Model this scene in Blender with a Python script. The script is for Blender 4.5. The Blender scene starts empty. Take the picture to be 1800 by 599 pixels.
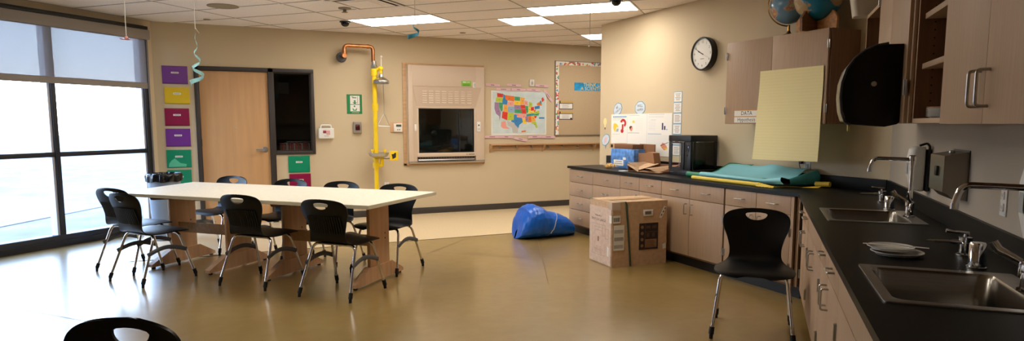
import bpy, bmesh, math, random
from mathutils import Vector, Matrix
random.seed(7)
SC = bpy.context.scene
COL = SC.collection
S = math.sqrt(.5)
PI = math.pi

# ------------------------------------------------------------------ materials
def lin(c):
    c = c/255.0
    return c/12.92 if c <= .04045 else ((c+.055)/1.055)**2.4
def rgb(t): return (lin(t[0]), lin(t[1]), lin(t[2]), 1.0)
MATS = {}
def mat(name, col, rough=.6, metal=0.0, spec=.5, noise=None, bump=None, coat=0.0, trans=0.0, alpha=1.0, emit=None, grain=None):
    """noise=(scale, amount) mottles the colour; grain=(sx,sy,sz,amount) stretches it; bump=(scale,strength)"""
    if name in MATS: return MATS[name]
    m = bpy.data.materials.new(name); m.use_nodes = True
    nt = m.node_tree; b = nt.nodes['Principled BSDF']
    b.inputs['Base Color'].default_value = rgb(col)
    b.inputs['Roughness'].default_value = rough
    b.inputs['Metallic'].default_value = metal
    b.inputs['Specular IOR Level'].default_value = spec
    b.inputs['Coat Weight'].default_value = coat
    b.inputs['Transmission Weight'].default_value = trans
    b.inputs['Alpha'].default_value = alpha
    if emit:
        b.inputs['Emission Color'].default_value = rgb(emit[0]); b.inputs['Emission Strength'].default_value = emit[1]
    if noise or grain or bump:
        tc = nt.nodes.new('ShaderNodeTexCoord')
    if noise or grain:
        n = nt.nodes.new('ShaderNodeTexNoise'); n.inputs['Detail'].default_value = 4
        if grain:
            mp = nt.nodes.new('ShaderNodeMapping'); mp.inputs['Scale'].default_value = grain[:3]
            nt.links.new(tc.outputs['Object'], mp.inputs['Vector']); nt.links.new(mp.outputs['Vector'], n.inputs['Vector'])
            n.inputs['Scale'].default_value = 1; amt = grain[3]
        else:
            nt.links.new(tc.outputs['Object'], n.inputs['Vector']); n.inputs['Scale'].default_value = noise[0]; amt = noise[1]
        r = nt.nodes.new('ShaderNodeValToRGB')
        a = [max(0, c*(1-amt)) for c in col]; d = [min(255, c*(1+amt)) for c in col]
        r.color_ramp.elements[0].position = .3; r.color_ramp.elements[1].position = .7
        r.color_ramp.elements[0].color = rgb(a); r.color_ramp.elements[1].color = rgb(d)
        nt.links.new(n.outputs['Fac'], r.inputs['Fac']); nt.links.new(r.outputs['Color'], b.inputs['Base Color'])
    if bump:
        n2 = nt.nodes.new('ShaderNodeTexNoise'); n2.inputs['Scale'].default_value = bump[0]; n2.inputs['Detail'].default_value = 3
        nt.links.new(tc.outputs['Object'], n2.inputs['Vector'])
        bp = nt.nodes.new('ShaderNodeBump'); bp.inputs['Strength'].default_value = bump[1]; bp.inputs['Distance'].default_value = .01
        nt.links.new(n2.outputs['Fac'], bp.inputs['Height']); nt.links.new(bp.outputs['Normal'], b.inputs['Normal'])
    MATS[name] = m
    return m

m_wall = mat('painted_wall', (205,187,156), .75, noise=(1.2,.012), bump=(180,.05))
m_ceil = mat('ceiling_tile', (246,237,231), .9, noise=(140,.04), bump=(300,.1))
m_grid = mat('ceiling_grid', (168,158,148), .6)
m_base = mat('vinyl_base', (62,56,52), .5)
m_lino = mat('linoleum', (214,192,155), .35, noise=(60,.04))
m_black = mat('black_plastic', (16,17,20), .38)
m_chairp = mat('chair_plastic', (9,10,13), .4, spec=.32)
m_chrome = mat('chrome', (225,225,228), .1, metal=1)
m_grayp = mat('gray_plastic', (86,88,92), .5)
m_rubber = mat('rubber', (14,14,16), .6)
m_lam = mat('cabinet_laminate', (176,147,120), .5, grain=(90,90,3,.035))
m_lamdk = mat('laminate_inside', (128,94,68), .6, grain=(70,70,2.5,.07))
m_edge = mat('laminate_edge', (196,168,140), .5)
m_gap = mat('dark_gap', (30,24,20), .8)
m_nickel = mat('nickel', (190,190,190), .3, metal=1)
m_steel = mat('stainless', (196,194,190), .33, metal=1, grain=(300,8,300,.05))
m_counter = mat('epoxy_counter', (11,11,12), .42, spec=.22, noise=(90,.1))
m_toe = mat('toe_kick', (22,22,26), .5)
m_top = mat('table_laminate', (232,226,210), .4, noise=(40,.03))
m_topedge = mat('table_edge', (214,205,178), .5)
m_maple = mat('maple', (212,168,126), .5, grain=(24,24,1.6,.05))
m_maple2 = mat('maple_flat', (192,154,114), .5, grain=(3,30,30,.06))
m_door = mat('door_veneer', (205,160,112), .45, grain=(14,14,1.2,.03))
m_frame = mat('bronze_frame', (52,45,42), .45)
m_alum = mat('dark_aluminium', (38,40,48), .4, metal=.3)
m_alumlt = mat('window_bead', (190,194,208), .4, metal=.4)
m_white = mat('white_plastic', (232,230,226), .4)
m_paper = mat('white_paper', (238,236,230), .8)
m_ink = mat('ink', (40,38,44), .8)
m_kraft = mat('cardboard', (206,172,138), .8, noise=(25,.05))
m_kraft2 = mat('cardboard_face', (222,197,180), .7, noise=(25,.04))
m_kraftdk = mat('cardboard_inner', (128,88,58), .85)
m_yellow = mat('safety_yellow', (243,206,20), .4)
m_copper = mat('copper', (190,126,82), .28, metal=1, noise=(14,.15))
m_red = mat('red', (196,36,40), .6)
m_green = mat('sign_green', (26,128,72), .5)
m_globe = None

def floor_material():
    m = bpy.data.materials.new('polished_concrete'); m.use_nodes = True
    nt = m.node_tree; b = nt.nodes['Principled BSDF']; N = nt.nodes.new; L = nt.links.new
    tc = N('ShaderNodeTexCoord')
    n1 = N('ShaderNodeTexNoise'); n1.inputs['Scale'].default_value = .9; n1.inputs['Detail'].default_value = 8; n1.inputs['Roughness'].default_value = .62
    n2 = N('ShaderNodeTexNoise'); n2.inputs['Scale'].default_value = 9; n2.inputs['Detail'].default_value = 6
    L(tc.outputs['Object'], n1.inputs['Vector']); L(tc.outputs['Object'], n2.inputs['Vector'])
    r = N('ShaderNodeValToRGB'); e = r.color_ramp.elements
    e[0].position = .25; e[0].color = rgb((132,107,55)); e[1].position = .78; e[1].color = rgb((162,138,86))
    x = e.new(.5); x.color = rgb((147,121,68))
    mx = N('ShaderNodeMix'); mx.data_type = 'FLOAT'; mx.inputs[0].default_value = .3
    L(n1.outputs['Fac'], mx.inputs[2]); L(n2.outputs['Fac'], mx.inputs[3]); L(mx.outputs[0], r.inputs['Fac'])
    L(r.outputs['Color'], b.inputs['Base Color'])
    mr = N('ShaderNodeMapRange'); mr.inputs['To Min'].default_value = .16; mr.inputs['To Max'].default_value = .21
    L(n1.outputs['Fac'], mr.inputs['Value']); L(mr.outputs['Result'], b.inputs['Roughness'])
    b.inputs['Specular IOR Level'].default_value = .7
    b.inputs['Coat Weight'].default_value = .55; b.inputs['Coat Roughness'].default_value = .36
    return m
m_floor = floor_material()

def glass_material(name, tint=(255,255,255), rough=0.0, refl=.06):
    m = bpy.data.materials.new(name); m.use_nodes = True
    nt = m.node_tree; nt.nodes.clear(); N = nt.nodes.new; L = nt.links.new
    o = N('ShaderNodeOutputMaterial'); t = N('ShaderNodeBsdfTransparent'); g = N('ShaderNodeBsdfGlossy'); mx = N('ShaderNodeMixShader')
    fr = N('ShaderNodeFresnel'); ge = N('ShaderNodeNewGeometry'); io = N('ShaderNodeMapRange')   # same reflectance from both sides of a pane
    io.inputs['To Min'].default_value = 1.5; io.inputs['To Max'].default_value = 1/1.5
    L(ge.outputs['Backfacing'], io.inputs['Value']); L(io.outputs['Result'], fr.inputs['IOR'])
    t.inputs['Color'].default_value = rgb(tint); g.inputs['Roughness'].default_value = rough
    L(fr.outputs['Fac'], mx.inputs['Fac']); L(t.outputs[0], mx.inputs[1]); L(g.outputs[0], mx.inputs[2]); L(mx.outputs[0], o.inputs['Surface'])
    return m
m_glass = glass_material('clear_glass')
m_glassdk = glass_material('tinted_glass', (200,205,205))

def blind_material():
    m = bpy.data.materials.new('blind_scrim'); m.use_nodes = True
    nt = m.node_tree; nt.nodes.clear(); N = nt.nodes.new; L = nt.links.new
    o = N('ShaderNodeOutputMaterial'); t = N('ShaderNodeBsdfTransparent'); d = N('ShaderNodeBsdfDiffuse'); tr = N('ShaderNodeBsdfTranslucent')
    t.inputs['Color'].default_value = rgb((235,235,235)); d.inputs['Color'].default_value = rgb((150,142,138)); tr.inputs['Color'].default_value = rgb((150,142,138))
    a = N('ShaderNodeMixShader'); a.inputs['Fac'].default_value = .35
    c = N('ShaderNodeMixShader'); c.inputs['Fac'].default_value = .75
    L(d.outputs[0], a.inputs[1]); L(tr.outputs[0], a.inputs[2])
    L(t.outputs[0], c.inputs[1]); L(a.outputs[0], c.inputs[2]); L(c.outputs[0], o.inputs['Surface'])
    return m
m_blind = blind_material()
m_blindsolid = mat('blind_bar', (150,142,136), .7)

# ------------------------------------------------------------------ mesh builder
TXT = {}
def text_geo(s, size):
    key = (s, size)
    if key not in TXT:
        cu = bpy.data.curves.new('t', 'FONT'); cu.body = s; cu.size = size; cu.align_x = 'CENTER'; cu.align_y = 'CENTER'
        cu.resolution_u = 2
        ob = bpy.data.objects.new('t', cu); COL.objects.link(ob)
        dg = bpy.context.evaluated_depsgraph_get(); dg.update()
        ev = ob.evaluated_get(dg); me = ev.to_mesh()
        TXT[key] = ([v.co.copy() for v in me.vertices], [list(p.vertices) for p in me.polygons])
        ev.to_mesh_clear(); bpy.data.objects.remove(ob); bpy.data.curves.remove(cu)
    return TXT[key]

class MB:
    def __init__(s): s.v = []; s.f = []; s.m = []; s.M = Matrix()
    def add(s, verts, faces, mi=0):
        o = len(s.v); M = s.M
        s.v += [M @ Vector(p) for p in verts]
        s.f += [[i+o for i in f] for f in faces]; s.m += [mi]*len(faces)
        return s
    def bm(s, b, mi=0):
        b.verts.index_update()
        s.add([v.co.copy() for v in b.verts], [[v.index for v in f.verts] for f in b.faces], mi); b.free(); return s
    def box(s, x0, x1, y0, y1, z0, z1, bev=0, mi=0, seg=2):
        if bev == 0:
            V = [(x,y,z) for x in (x0,x1) for y in (y0,y1) for z in (z0,z1)]
            return s.add(V, [(0,1,3,2),(4,6,7,5),(0,4,5,1),(2,3,7,6),(0,2,6,4),(1,5,7,3)], mi)
        b = bmesh.new(); bmesh.ops.create_cube(b, size=1)
        for v in b.verts: v.co = Vector(((x0+x1)/2+v.co.x*(x1-x0), (y0+y1)/2+v.co.y*(y1-y0), (z0+z1)/2+v.co.z*(z1-z0)))
        bmesh.ops.bevel(b, geom=list(b.edges), offset=bev, segments=seg, affect='EDGES', profile=.5)
        return s.bm(b, mi)
    def tube(s, pts, r, seg=10, mi=0, closed=False, flat=None):
        """round tube along points; r a number or list; flat=(a,b) squashes the section"""
        P = [Vector(p) for p in pts]; n = len(P)
        R = r if isinstance(r, (list,tuple)) else [r]*n
        T = []
        for i in range(n):
            if closed: t = P[(i+1)%n]-P[i-1]
            else: t = P[min(i+1,n-1)]-P[max(i-1,0)]
            T.append(t.normalized() if t.length > 0 else Vector((0,0,1)))
        up = Vector((0,0,1)) if abs(T[0].z) < .9 else Vector((1,0,0))
        nrm = (up - T[0]*up.dot(T[0])).normalized(); V = []
        for i in range(n):
            nrm = (nrm - T[i]*nrm.dot(T[i]))
            nrm = nrm.normalized() if nrm.length > 1e-6 else T[i].orthogonal().normalized()
            bi = T[i].cross(nrm); fa, fb = flat or (1,1)
            for k in range(seg):
                a = 2*PI*k/seg; V.append(P[i] + nrm*(math.cos(a)*R[i]*fa) + bi*(math.sin(a)*R[i]*fb))
        F = []
        for i in range(n if closed else n-1):
            for k in range(seg):
                a = i*seg+k; b = i*seg+(k+1)%seg; j = ((i+1)%n)*seg
                F.append((a, b, j+(k+1)%seg, j+k))
        if not closed: F += [list(range(seg))[::-1], [(n-1)*seg+k for k in range(seg)]]
        return s.add(V, F, mi)
    def lathe(s, prof, c=(0,0,0), seg=24, mi=0, axis='z', cap=True):
        """prof: list of (r, h) along the axis"""
        V = []
        for r, h in prof:
            for k in range(seg):
                a = 2*PI*k/seg; x, y = r*math.cos(a), r*math.sin(a)
                p = (x,y,h) if axis == 'z' else ((x,h,y) if axis == 'y' else (h,x,y))
                V.append((p[0]+c[0], p[1]+c[1], p[2]+c[2]))
        F = []
        for i in range(len(prof)-1):
            for k in range(seg):
                a = i*seg+k; b = i*seg+(k+1)%seg; F.append((a,b,b+seg,a+seg))
        if cap: F += [list(range(seg))[::-1], [(len(prof)-1)*seg+k for k in range(seg)]]
        return s.add(V, F, mi)
    def prism(s, poly, a, b, plane='xz', mi=0):
        """extrude polygon between a and b: plane xz extrudes along y, xy along z, yz along x"""
        def P(u, w, h): return (u,h,w) if plane == 'xz' else ((u,w,h) if plane == 'xy' else (h,u,w))
        n = len(poly)
        V = [P(u,w,a) for u,w in poly] + [P(u,w,b) for u,w in poly]
        F = [list(range(n)), list(range(2*n-1, n-1, -1))] + [(i, i+n, (i+1)%n+n, (i+1)%n) for i in range(n)]
        return s.add(V, F, mi)
    def grid(s, fn, nu, nv, mi=0, closed_u=False):
        V = [fn(i/(nu if closed_u else nu-1), j/(nv-1)) for i in range(nu) for j in range(nv)]; F = []
        for i in range(nu if closed_u else nu-1):
            for j in range(nv-1):
                a = i*nv+j; b = ((i+1)%nu)*nv+j; F.append((a,b,b+1,a+1))
        return s.add(V, F, mi)
    def sheet(s, fn, nu, nv, t=.0008, mi=0):
        """grid with a little thickness"""
        b = bmesh.new(); vs = [[b.verts.new(fn(i/(nu-1), j/(nv-1))) for j in range(nv)] for i in range(nu)]
        for i in range(nu-1):
            for j in range(nv-1): b.faces.new((vs[i][j], vs[i+1][j], vs[i+1][j+1], vs[i][j+1]))
        bmesh.ops.recalc_face_normals(b, faces=b.faces); bmesh.ops.solidify(b, geom=list(b.faces), thickness=t)
        return s.bm(b, mi)
    def ball(s, c, r, mi=0, sub=3, sc=(1,1,1)):
        b = bmesh.new(); bmesh.ops.create_icosphere(b, subdivisions=sub, radius=r)
        for v in b.verts: v.co = Vector((v.co.x*sc[0]+c[0], v.co.y*sc[1]+c[1], v.co.z*sc[2]+c[2]))
        return s.bm(b, mi)
    def text(s, t, size, x, z, y, mi=0, rot=0, sx=1):
        """lettering in the xz plane facing -y"""
        V, F = text_geo(t, size); c, d = math.cos(rot), math.sin(rot)
        return s.add([(x+v.x*sx*c-v.y*d, y, z+v.x*sx*d+v.y*c) for v in V], F, mi)
    def flat(s, poly, y, mi=0):
        return s.add([(u,y,w) for u,w in poly], [list(range(len(poly)))], mi)
    def rect(s, x0, x1, z0, z1, y, mi=0): return s.flat([(x0,z0),(x1,z0),(x1,z1),(x0,z1)], y, mi)
    def build(s, name, mats, parent=None, smooth=True, ang=35, fix=True):
        me = bpy.data.meshes.new(name); me.from_pydata(s.v, [], s.f)
        for m in (mats if isinstance(mats, (list,tuple)) else [mats]): me.materials.append(m)
        me.polygons.foreach_set('material_index', s.m)
        if fix:
            b = bmesh.new(); b.from_mesh(me); bmesh.ops.recalc_face_normals(b, faces=b.faces); b.to_mesh(me); b.free()
        if smooth:
            me.polygons.foreach_set('use_smooth', [True]*len(me.polygons)); me.set_sharp_from_angle(angle=math.radians(ang))
        me.update()
        o = bpy.data.objects.new(name, me); COL.objects.link(o)
        if parent: o.parent = parent
        return o

def thing(name, label, cat, loc=(0,0,0), rz=0, group=None):
    o = bpy.data.objects.new(name, None); COL.objects.link(o); o.empty_display_size = .1
    o.location = loc; o.rotation_euler = (0,0,rz); o['label'] = label; o['category'] = cat
    if group: o['group'] = group
    return o
def tag(o, label, cat, group=None, loc=None, rz=None):
    o['label'] = label; o['category'] = cat
    if group: o['group'] = group
    if loc is not None: o.location = loc
    if rz is not None: o.rotation_euler = (0,0,rz)
    return o
def struct(o): o['kind'] = 'structure'; return o
def sroot(name, loc=(0,0,0), rz=0):
    o = bpy.data.objects.new(name, None); COL.objects.link(o); o.location = loc; o.rotation_euler = (0,0,rz); o['kind'] = 'structure'; return o
def dup(root, loc, rz, label, group=None):
    r = root.copy(); COL.objects.link(r); r.location = loc; r.rotation_euler = (0,0,rz); r['label'] = label
    if group: r['group'] = group
    for ch in list(root.children):
        c = ch.copy(); COL.objects.link(c); c.parent = r
        for g in list(ch.children):
            d = g.copy(); COL.objects.link(d); d.parent = c
    return r

def bend(pts, r, n=5):
    """round the corners of a polyline"""
    P = [Vector(p) for p in pts]; out = [P[0]]
    for i in range(1, len(P)-1):
        a, b, c = P[i-1], P[i], P[i+1]; d1 = (a-b); d2 = (c-b); rr = min(r, d1.length*.49, d2.length*.49)
        p, q = b+d1.normalized()*rr, b+d2.normalized()*rr
        for k in range(n+1):
            t = k/n; out.append(p*(1-t)**2 + b*2*t*(1-t) + q*t*t)
    out.append(P[-1]); return out
def spline(P, n=8):
    """Catmull-Rom through points (tuples of any length)"""
    out = []; L = len(P)
    for i in range(L-1):
        p0, p1, p2, p3 = P[max(i-1,0)], P[i], P[i+1], P[min(i+2,L-1)]
        for k in range(n):
            t = k/n
            out.append(tuple(.5*((2*b)+(c-a)*t+(2*a-5*b+4*c-d)*t*t+(3*b-a-3*c+d)*t**3) for a,b,c,d in zip(p0,p1,p2,p3)))
    out.append(tuple(P[-1])); return out

# frames: wall faces, with local x to the right, local y into the wall, z up
RB, RC, RR, RW = 0.0, -PI/2, -PI*.75, PI/4
YB, XC, NRW, NW, HC = 9.858, 4.80, .957, -7.494, 2.733
def SN(s, n, z=0): return (S*(s+n), S*(s-n), z)

# ------------------------------------------------------------------ the shell of the room
def poly_sn(L): return [SN(s,n)[:2] for s,n in L]
fl = MB().prism([(-9,9.9),(9,9.9),(9,-6),(-9,-6)], -.12, 0, 'xy')
# floor trimmed to the room: between the window wall and the right wall
fl = MB().prism(poly_sn([(-3.6,NW),(6.45,NW)])+[(9,9.9),(9,3.4),(4.9,3.4)]+poly_sn([(5.8,1.0),(-3.6,1.0)]), -.12, 0, 'xy')
flo = struct(fl.build('floor', m_floor))
fj = MB()
def joint(p, q, w=.0035):
    a, b = Vector(p), Vector(q); d = (b-a).normalized(); n = Vector((-d.y, d.x))*w
    fj.add([(*(a-n),.002),(*(b-n),.002),(*(b+n),.002),(*(a+n),.002)], [(0,1,2,3)])
joint((-3.2,7.9),(1.2,3.05)); joint((1.9,6.63),(2.86,7.588)); joint((1.6,7.5),(3.1,5.88)); joint((3.62,7.3),(2.6,5.0))
fj.build('saw_joint', mat('saw_joint', (112,88,48), .4), flo)
struct(MB().box(-.9,9,7.59,YB,-.05,.002).build('linoleum_strip', m_lino))
struct(MB().box(-.9,9,7.585,7.592,-.05,.0035).build('trim_1', mat('strip_joint', (84,66,42), .6)))

ce = struct(MB().prism(poly_sn([(-3.6,NW-.15),(6.45,NW-.15)])+[(-.9,10),(9,10),(9,3.2)]+poly_sn([(5.9,1.1),(-3.6,1.1)]), HC, HC+.1, 'xy').build('ceiling', m_ceil))
gb = MB()
gb.M = Matrix.Rotation(-PI/4, 4, 'Z') @ Matrix.Scale(-1, 4, (0,1,0))   # local x = s... handled below
def sn_box(b, s0, s1, n0, n1, z0, z1, mi=0):
    q = [SN(s,n) for s,n in ((s0,n0),(s1,n0),(s1,n1),(s0,n1))]
    V = [(x,y,z0) for x,y,_ in q] + [(x,y,z1) for x,y,_ in q]
    return b.add(V, [(0,1,2,3),(7,6,5,4),(0,4,5,1),(1,5,6,2),(2,6,7,3),(3,7,4,0)], mi)
gb = MB(); U0, V0, GU, GV = 7.25, -2.60, .6096, 1.2192
for k in range(-17, 12):
    s = U0+k*GU
    n0 = max(NW, s-13.94); n1 = min(NRW, 99) if s < 5.8 else min(2.5, 12-s)
    if n1 > n0: sn_box(gb, s-.008, s+.008, n0, n1, HC-.003, HC+.01)
for k in range(-4, 5):
    n = V0+k*GV
    if n < NW: continue
    sn_box(gb, -3.5, min(13.94+n, 12), n-.008, n+.008, HC-.003, HC+.01)
gb.build('ceiling_grid', m_grid, ce)

# back wall with openings for door, side light and fume hood
wb = MB()
for a in [(-.9,-.26,0,HC),(-.26,1.29,2.18,HC),(.74,1.29,0,.97),(1.29,2.70,0,HC),(2.70,3.86,2.22,HC),(2.70,3.86,0,.86),(3.86,9,0,HC)]:
    wb.box(a[0],a[1],YB,YB+.14,a[2],a[3])
struct(wb.build('wall_back', m_wall))
ww = MB()
sn_box(ww, 6.345, 6.46, NW-.15, NW, 0, HC); sn_box(ww, -3.6, 6.345, NW-.15, NW, 2.66, HC); sn_box(ww, -3.6, 3.82, NW-.15, NW, 0, 2.66)
struct(ww.build('wall_left', m_wall))
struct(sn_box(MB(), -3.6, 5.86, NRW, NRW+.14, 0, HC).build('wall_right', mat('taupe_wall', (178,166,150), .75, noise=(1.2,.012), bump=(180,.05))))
struct(MB().box(XC,XC+.16,3.36,7.73,0,HC).build('wall_front', m_wall))
struct(sn_box(MB(), -3.75, -3.6, NW-.15, NRW+.14, 0, HC).build('wall_rear', m_wall))
struct(MB().box(9,9.15,3.2,10,0,HC).build('wall_far', m_wall))
struct(MB().box(XC+.16,9,3.2,3.36,0,HC).build('wall_alcove', m_wall))
bb = MB().box(-.74,-.262,YB-.012,YB,0,.1,.004).box(.80,9,YB-.012,YB,0,.1,.004)
struct(bb.build('baseboard_back', m_base))
struct(MB().box(XC-.01,XC,7.44,7.73,0,.1).box(XC-.01,XC+.17,7.73,7.742,0,.1).build('baseboard_front', m_base))
# dim store room behind the side light
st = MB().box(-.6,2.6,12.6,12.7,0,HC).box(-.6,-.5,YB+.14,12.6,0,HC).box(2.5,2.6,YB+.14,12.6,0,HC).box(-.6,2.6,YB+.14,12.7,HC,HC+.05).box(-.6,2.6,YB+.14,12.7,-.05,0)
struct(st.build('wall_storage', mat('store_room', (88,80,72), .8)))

# ------------------------------------------------------------------ window wall
wr = sroot('window_1', SN(0,NW), RW)          # local x = distance along the wall, local y outwards
W0, W1 = 3.82, 6.34
f = MB().box(W0,W1,-.02,.11,0,.135,.004).box(W0,W1,-.01,.11,2.60,2.66).box(W1-.055,W1,-.02,.11,.135,2.6,.003).box(W0,W0+.05,-.02,.11,.135,2.6,.003)
f.build('frame', m_alum, wr)
MB().box(W0,W1,-.034,-.02,.06,.075).build('sill_bead', m_alum, wr)
for x in (5.085,):
    m = MB().box(x,x+.055,-.02,.11,.135,2.6,.003).build('mullion', m_alum, wr)
    MB().box(x-.03,x-.001,.0,.1,.135,2.6).build('glazing_bead', m_alumlt, m)
xs = [W0+.05,5.085,W1-.055]
for a, b in zip(xs[:-1], xs[1:]):
    a2 = a+.055 if a != W0+.05 else a
    MB().box(a2,b,-.015,.09,1.03,1.085,.003).build('rail', m_alum, wr)
    MB().box(a2,b,.045,.051,.135,1.03).box(a2,b,.045,.051,1.085,2.6).build('pane', m_glass, wr)
MB().box(W1-.085,W1-.058,.0,.1,.135,2.6).build('glazing_bead', m_alumlt, wr)
MB().box(W1+.002,W1+.025,-.03,.0,.1,2.48,.003).build('side_channel', mat('side_channel', (120,118,122), .4, metal=.5), wr)

bl = thing('roller_blind', 'pale translucent roller blind half lowered over the big dark framed window', 'blind', SN(0,NW,0), RW)
MB().box(3.78,6.335,-.12,-.022,2.475,2.598,.012).build('cassette', m_blindsolid, bl)
MB().box(3.82,6.31,-.115,-.03,2.6,2.64,.004).build('mounting_rail', m_black, bl)
MB().sheet(lambda u,v: (3.82+u*2.48, -.062-.003*math.sin(u*9), 1.90+v*.6), 20, 3, .0006).build('fabric', m_blind, bl)
MB().box(3.82,6.30,-.075,-.05,1.855,1.93,.008).build('hem_bar', m_blindsolid, bl)

# outside: pale winter ground and a concrete path, sky is the world
gr = struct(MB().prism([(-90,-60),(-90,90),(10,120),(10,20)]+poly_sn([(6.6,NW-.15),(-3.6,NW-.15)])+[(-9,-6)], -.3, -.12, 'xy').build('ground_outside', mat('winter_grass', (98,95,88), .9, noise=(1.5,.12))))
struct(MB().prism([(-7.6,12.5),(-8.8,10.2),(-6.3,6.2),(-4,9.6),(-2,14),(-4,17)], -.12, -.105, 'xy').build('path_outside', mat('concrete_path', (112,112,112), .9, noise=(3,.05))))

# ------------------------------------------------------------------ door with side light
dr = sroot('door_1', (0,YB,0), RB)
fr = MB()
for a in [(-.262,-.205,0,2.18),(.672,.745,0,2.18),(-.262,1.292,2.125,2.18)]:
    fr.box(a[0],a[1],-.022,.12,a[2],a[3],.003)
fr.box(1.245,1.292,-.022,.12,.968,2.126,.003).box(.745,1.245,-.022,.12,.968,1.015,.003)
fr.box(-.205,-.19,.055,.12,0,2.125).box(.657,.672,.055,.12,0,2.125).box(-.205,.672,.055,.12,2.11,2.125)
fr.build('frame', m_frame, dr)
MB().box(-.202,.669,.012,.055,.006,2.122,.002).build('leaf', m_door, dr)
h = MB().lathe([(.042,0),(.042,-.008),(.036,-.014)], (.60,.012,1.045), 24, axis='y').lathe([(.014,0),(.014,-.05)], (.60,.0,1.045), 16, axis='y')
h.tube(bend([(.60,-.045,1.045),(.56,-.05,1.045),(.48,-.046,1.042)], .02), .012, 10)
h.build('lever_handle', m_nickel, dr)
MB().lathe([(.011,.012),(.011,.004),(.007,.003)], (.227,0,1.345), 14, axis='y').build('door_viewer', m_nickel, dr)
for z in (.25,1.1,1.95):
    MB().tube([(-.204,.004,z),(-.204,.004,z+.1)], .006, 8).build('hinge', m_frame, dr)
w2 = sroot('window_2', (0,YB,0), RB)
MB().box(.745,1.245,.05,.056,1.015,2.126).build('pane', m_glassdk, w2)
MB().box(.745,.757,.035,.07,1.015,2.126).box(1.233,1.245,.035,.07,1.015,2.126).box(.757,1.233,.035,.07,1.015,1.03).box(.757,1.233,.035,.07,2.112,2.126).build('glazing_stop', m_frame, w2)
sh = thing('wall_shelf', 'dark shelf behind the glass beside the door', 'shelf', (1.0,10.18,.925), 0)
MB().box(-.45,.6,-.18,.25,0,.03,.003).build('board', m_base, sh)
MB().box(-.40,-.37,-.1,.24,-.925,0).box(.52,.55,-.1,.24,-.925,0).build('bracket', m_base, sh)
cols = [(226,64,56),(236,92,76),(218,48,50),(240,214,204)]
for i in range(16):
    x = .835+i*.0255+random.uniform(-.002,.002); hh = .175+random.uniform(-.012,.008)
    side = 'leftmost of the row' if i == 0 else 'rightmost of the row' if i == 15 else None
    b = thing('workbook', side and 'thin red workbook, %s behind the glass beside the door'%side or 'thin red workbook standing in the row behind the glass beside the door', 'book', (x,10.003,.955), 0, 'red workbooks behind the side light')
    c = MB().box(-.0105,.0105,0,.2,0,hh,.001); c.build('cover', mat('workbook_red%d'%(i%4), cols[i%4], .5), b)
    MB().box(-.009,.009,.004,.197,hh-.001,hh+.0015).box(-.0095,-.004,-.0004,.0,.02,hh-.02).build('pages', m_paper, b)
pl = tag(MB().box(-.2,.2,-.05,.1,0,.012,.003).build('white_tray', m_white), 'white tray lying across the red workbooks behind the glass', 'tray', loc=(1.12,10.10,1.139))
pn = tag(MB().box(-.09,.09,-.004,0,-.1,.1).build('wall_notice', m_paper), 'white notice on the far wall of the dim store room', 'notice', loc=(1.12,12.6,2.05))

# ------------------------------------------------------------------ ceiling fittings
m_diff = mat('lit_diffuser', (255,250,240), .5, emit=((255,247,234), 9.5))
def ceiling_light(s, n, ws, wn, label):
    t = thing('ceiling_light', label, 'light', SN(s+ws/2, n+wn/2, HC), PI/4, 'recessed ceiling lights')
    # local x along s, local y = -n
    a, b = ws/2, wn/2
    MB().box(-a,a,-b,-b+.02,-.006,.0).box(-a,a,b-.02,b,-.006,.0).box(-a,-a+.02,-b+.02,b-.02,-.006,.0).box(a-.02,a,-b+.02,b-.02,-.006,.0).build('frame', m_white, t)
    MB().box(-a+.02,a-.02,-b+.02,b-.02,-.0045,-.001).build('diffuser', m_diff, t)
    return t
ceiling_light(U0, V0, GU, GV, 'long lit ceiling panel nearest the clock wall above the clock')
ceiling_light(U0, V0-2*GV, GU, GV, 'long lit ceiling panel above the yellow emergency shower')
ceiling_light(U0+GU, V0-GU, GU, GU, 'square lit ceiling panel between the two long ones')
ceiling_light(U0+4*GU, V0, GU, GV, 'small lit ceiling panel far back, cut off by the clock wall')
ceiling_light(U0-4*GU, V0-2*GV, GU, GV, 'lit ceiling panel over the long white tables')
ceiling_light(U0-4*GU, V0, GU, GV, 'unseen ceiling panel added to light the open floor by the shipping carton')  # unseen panel, added to brighten the carton, chair and cabinet fronts
ceiling_light(U0-8*GU, V0-1.2*GV, GU, GV, 'unseen ceiling panel added to brighten the open floor near the camera')  # extra panel out of view, placed to lift the dim foreground and right side
def disc(name, label, cat, px, prof, m):
    return tag(MB().lathe([(r, -h) for r,h in prof], (0,0,0), 28).build(name, m), label, cat, loc=(px[0],px[1],HC))
m_tan = mat('ceiling_metal', (150,138,118), .6)
disc('ceiling_speaker', 'round tan ceiling speaker grille near the window', 'speaker', (.118,8.27), [(.17,0),(.17,.006),(.15,.010),(.13,.008),(.0,.008)], mat('speaker_mesh', (140,128,106), .7, noise=(400,.3)))
disc('fire_sprinkler', 'small flat sprinkler cap left of the big round speaker', 'sprinkler', (-.06,9.38), [(.045,0),(.045,.006),(.035,.01),(0,.01)], m_tan)
disc('fire_sprinkler', 'small flat sprinkler cap over the fume hood', 'sprinkler', (3.34,9.2), [(.045,0),(.045,.006),(.035,.01),(0,.01)], m_tan)
disc('fire_sprinkler', 'pale sprinkler head in the ceiling above the copper pipe', 'sprinkler', (1.40,7.83), [(.075,0),(.07,.012),(.02,.016),(.02,.045),(.035,.048),(.035,.052),(0,.052)], m_tan)
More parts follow.
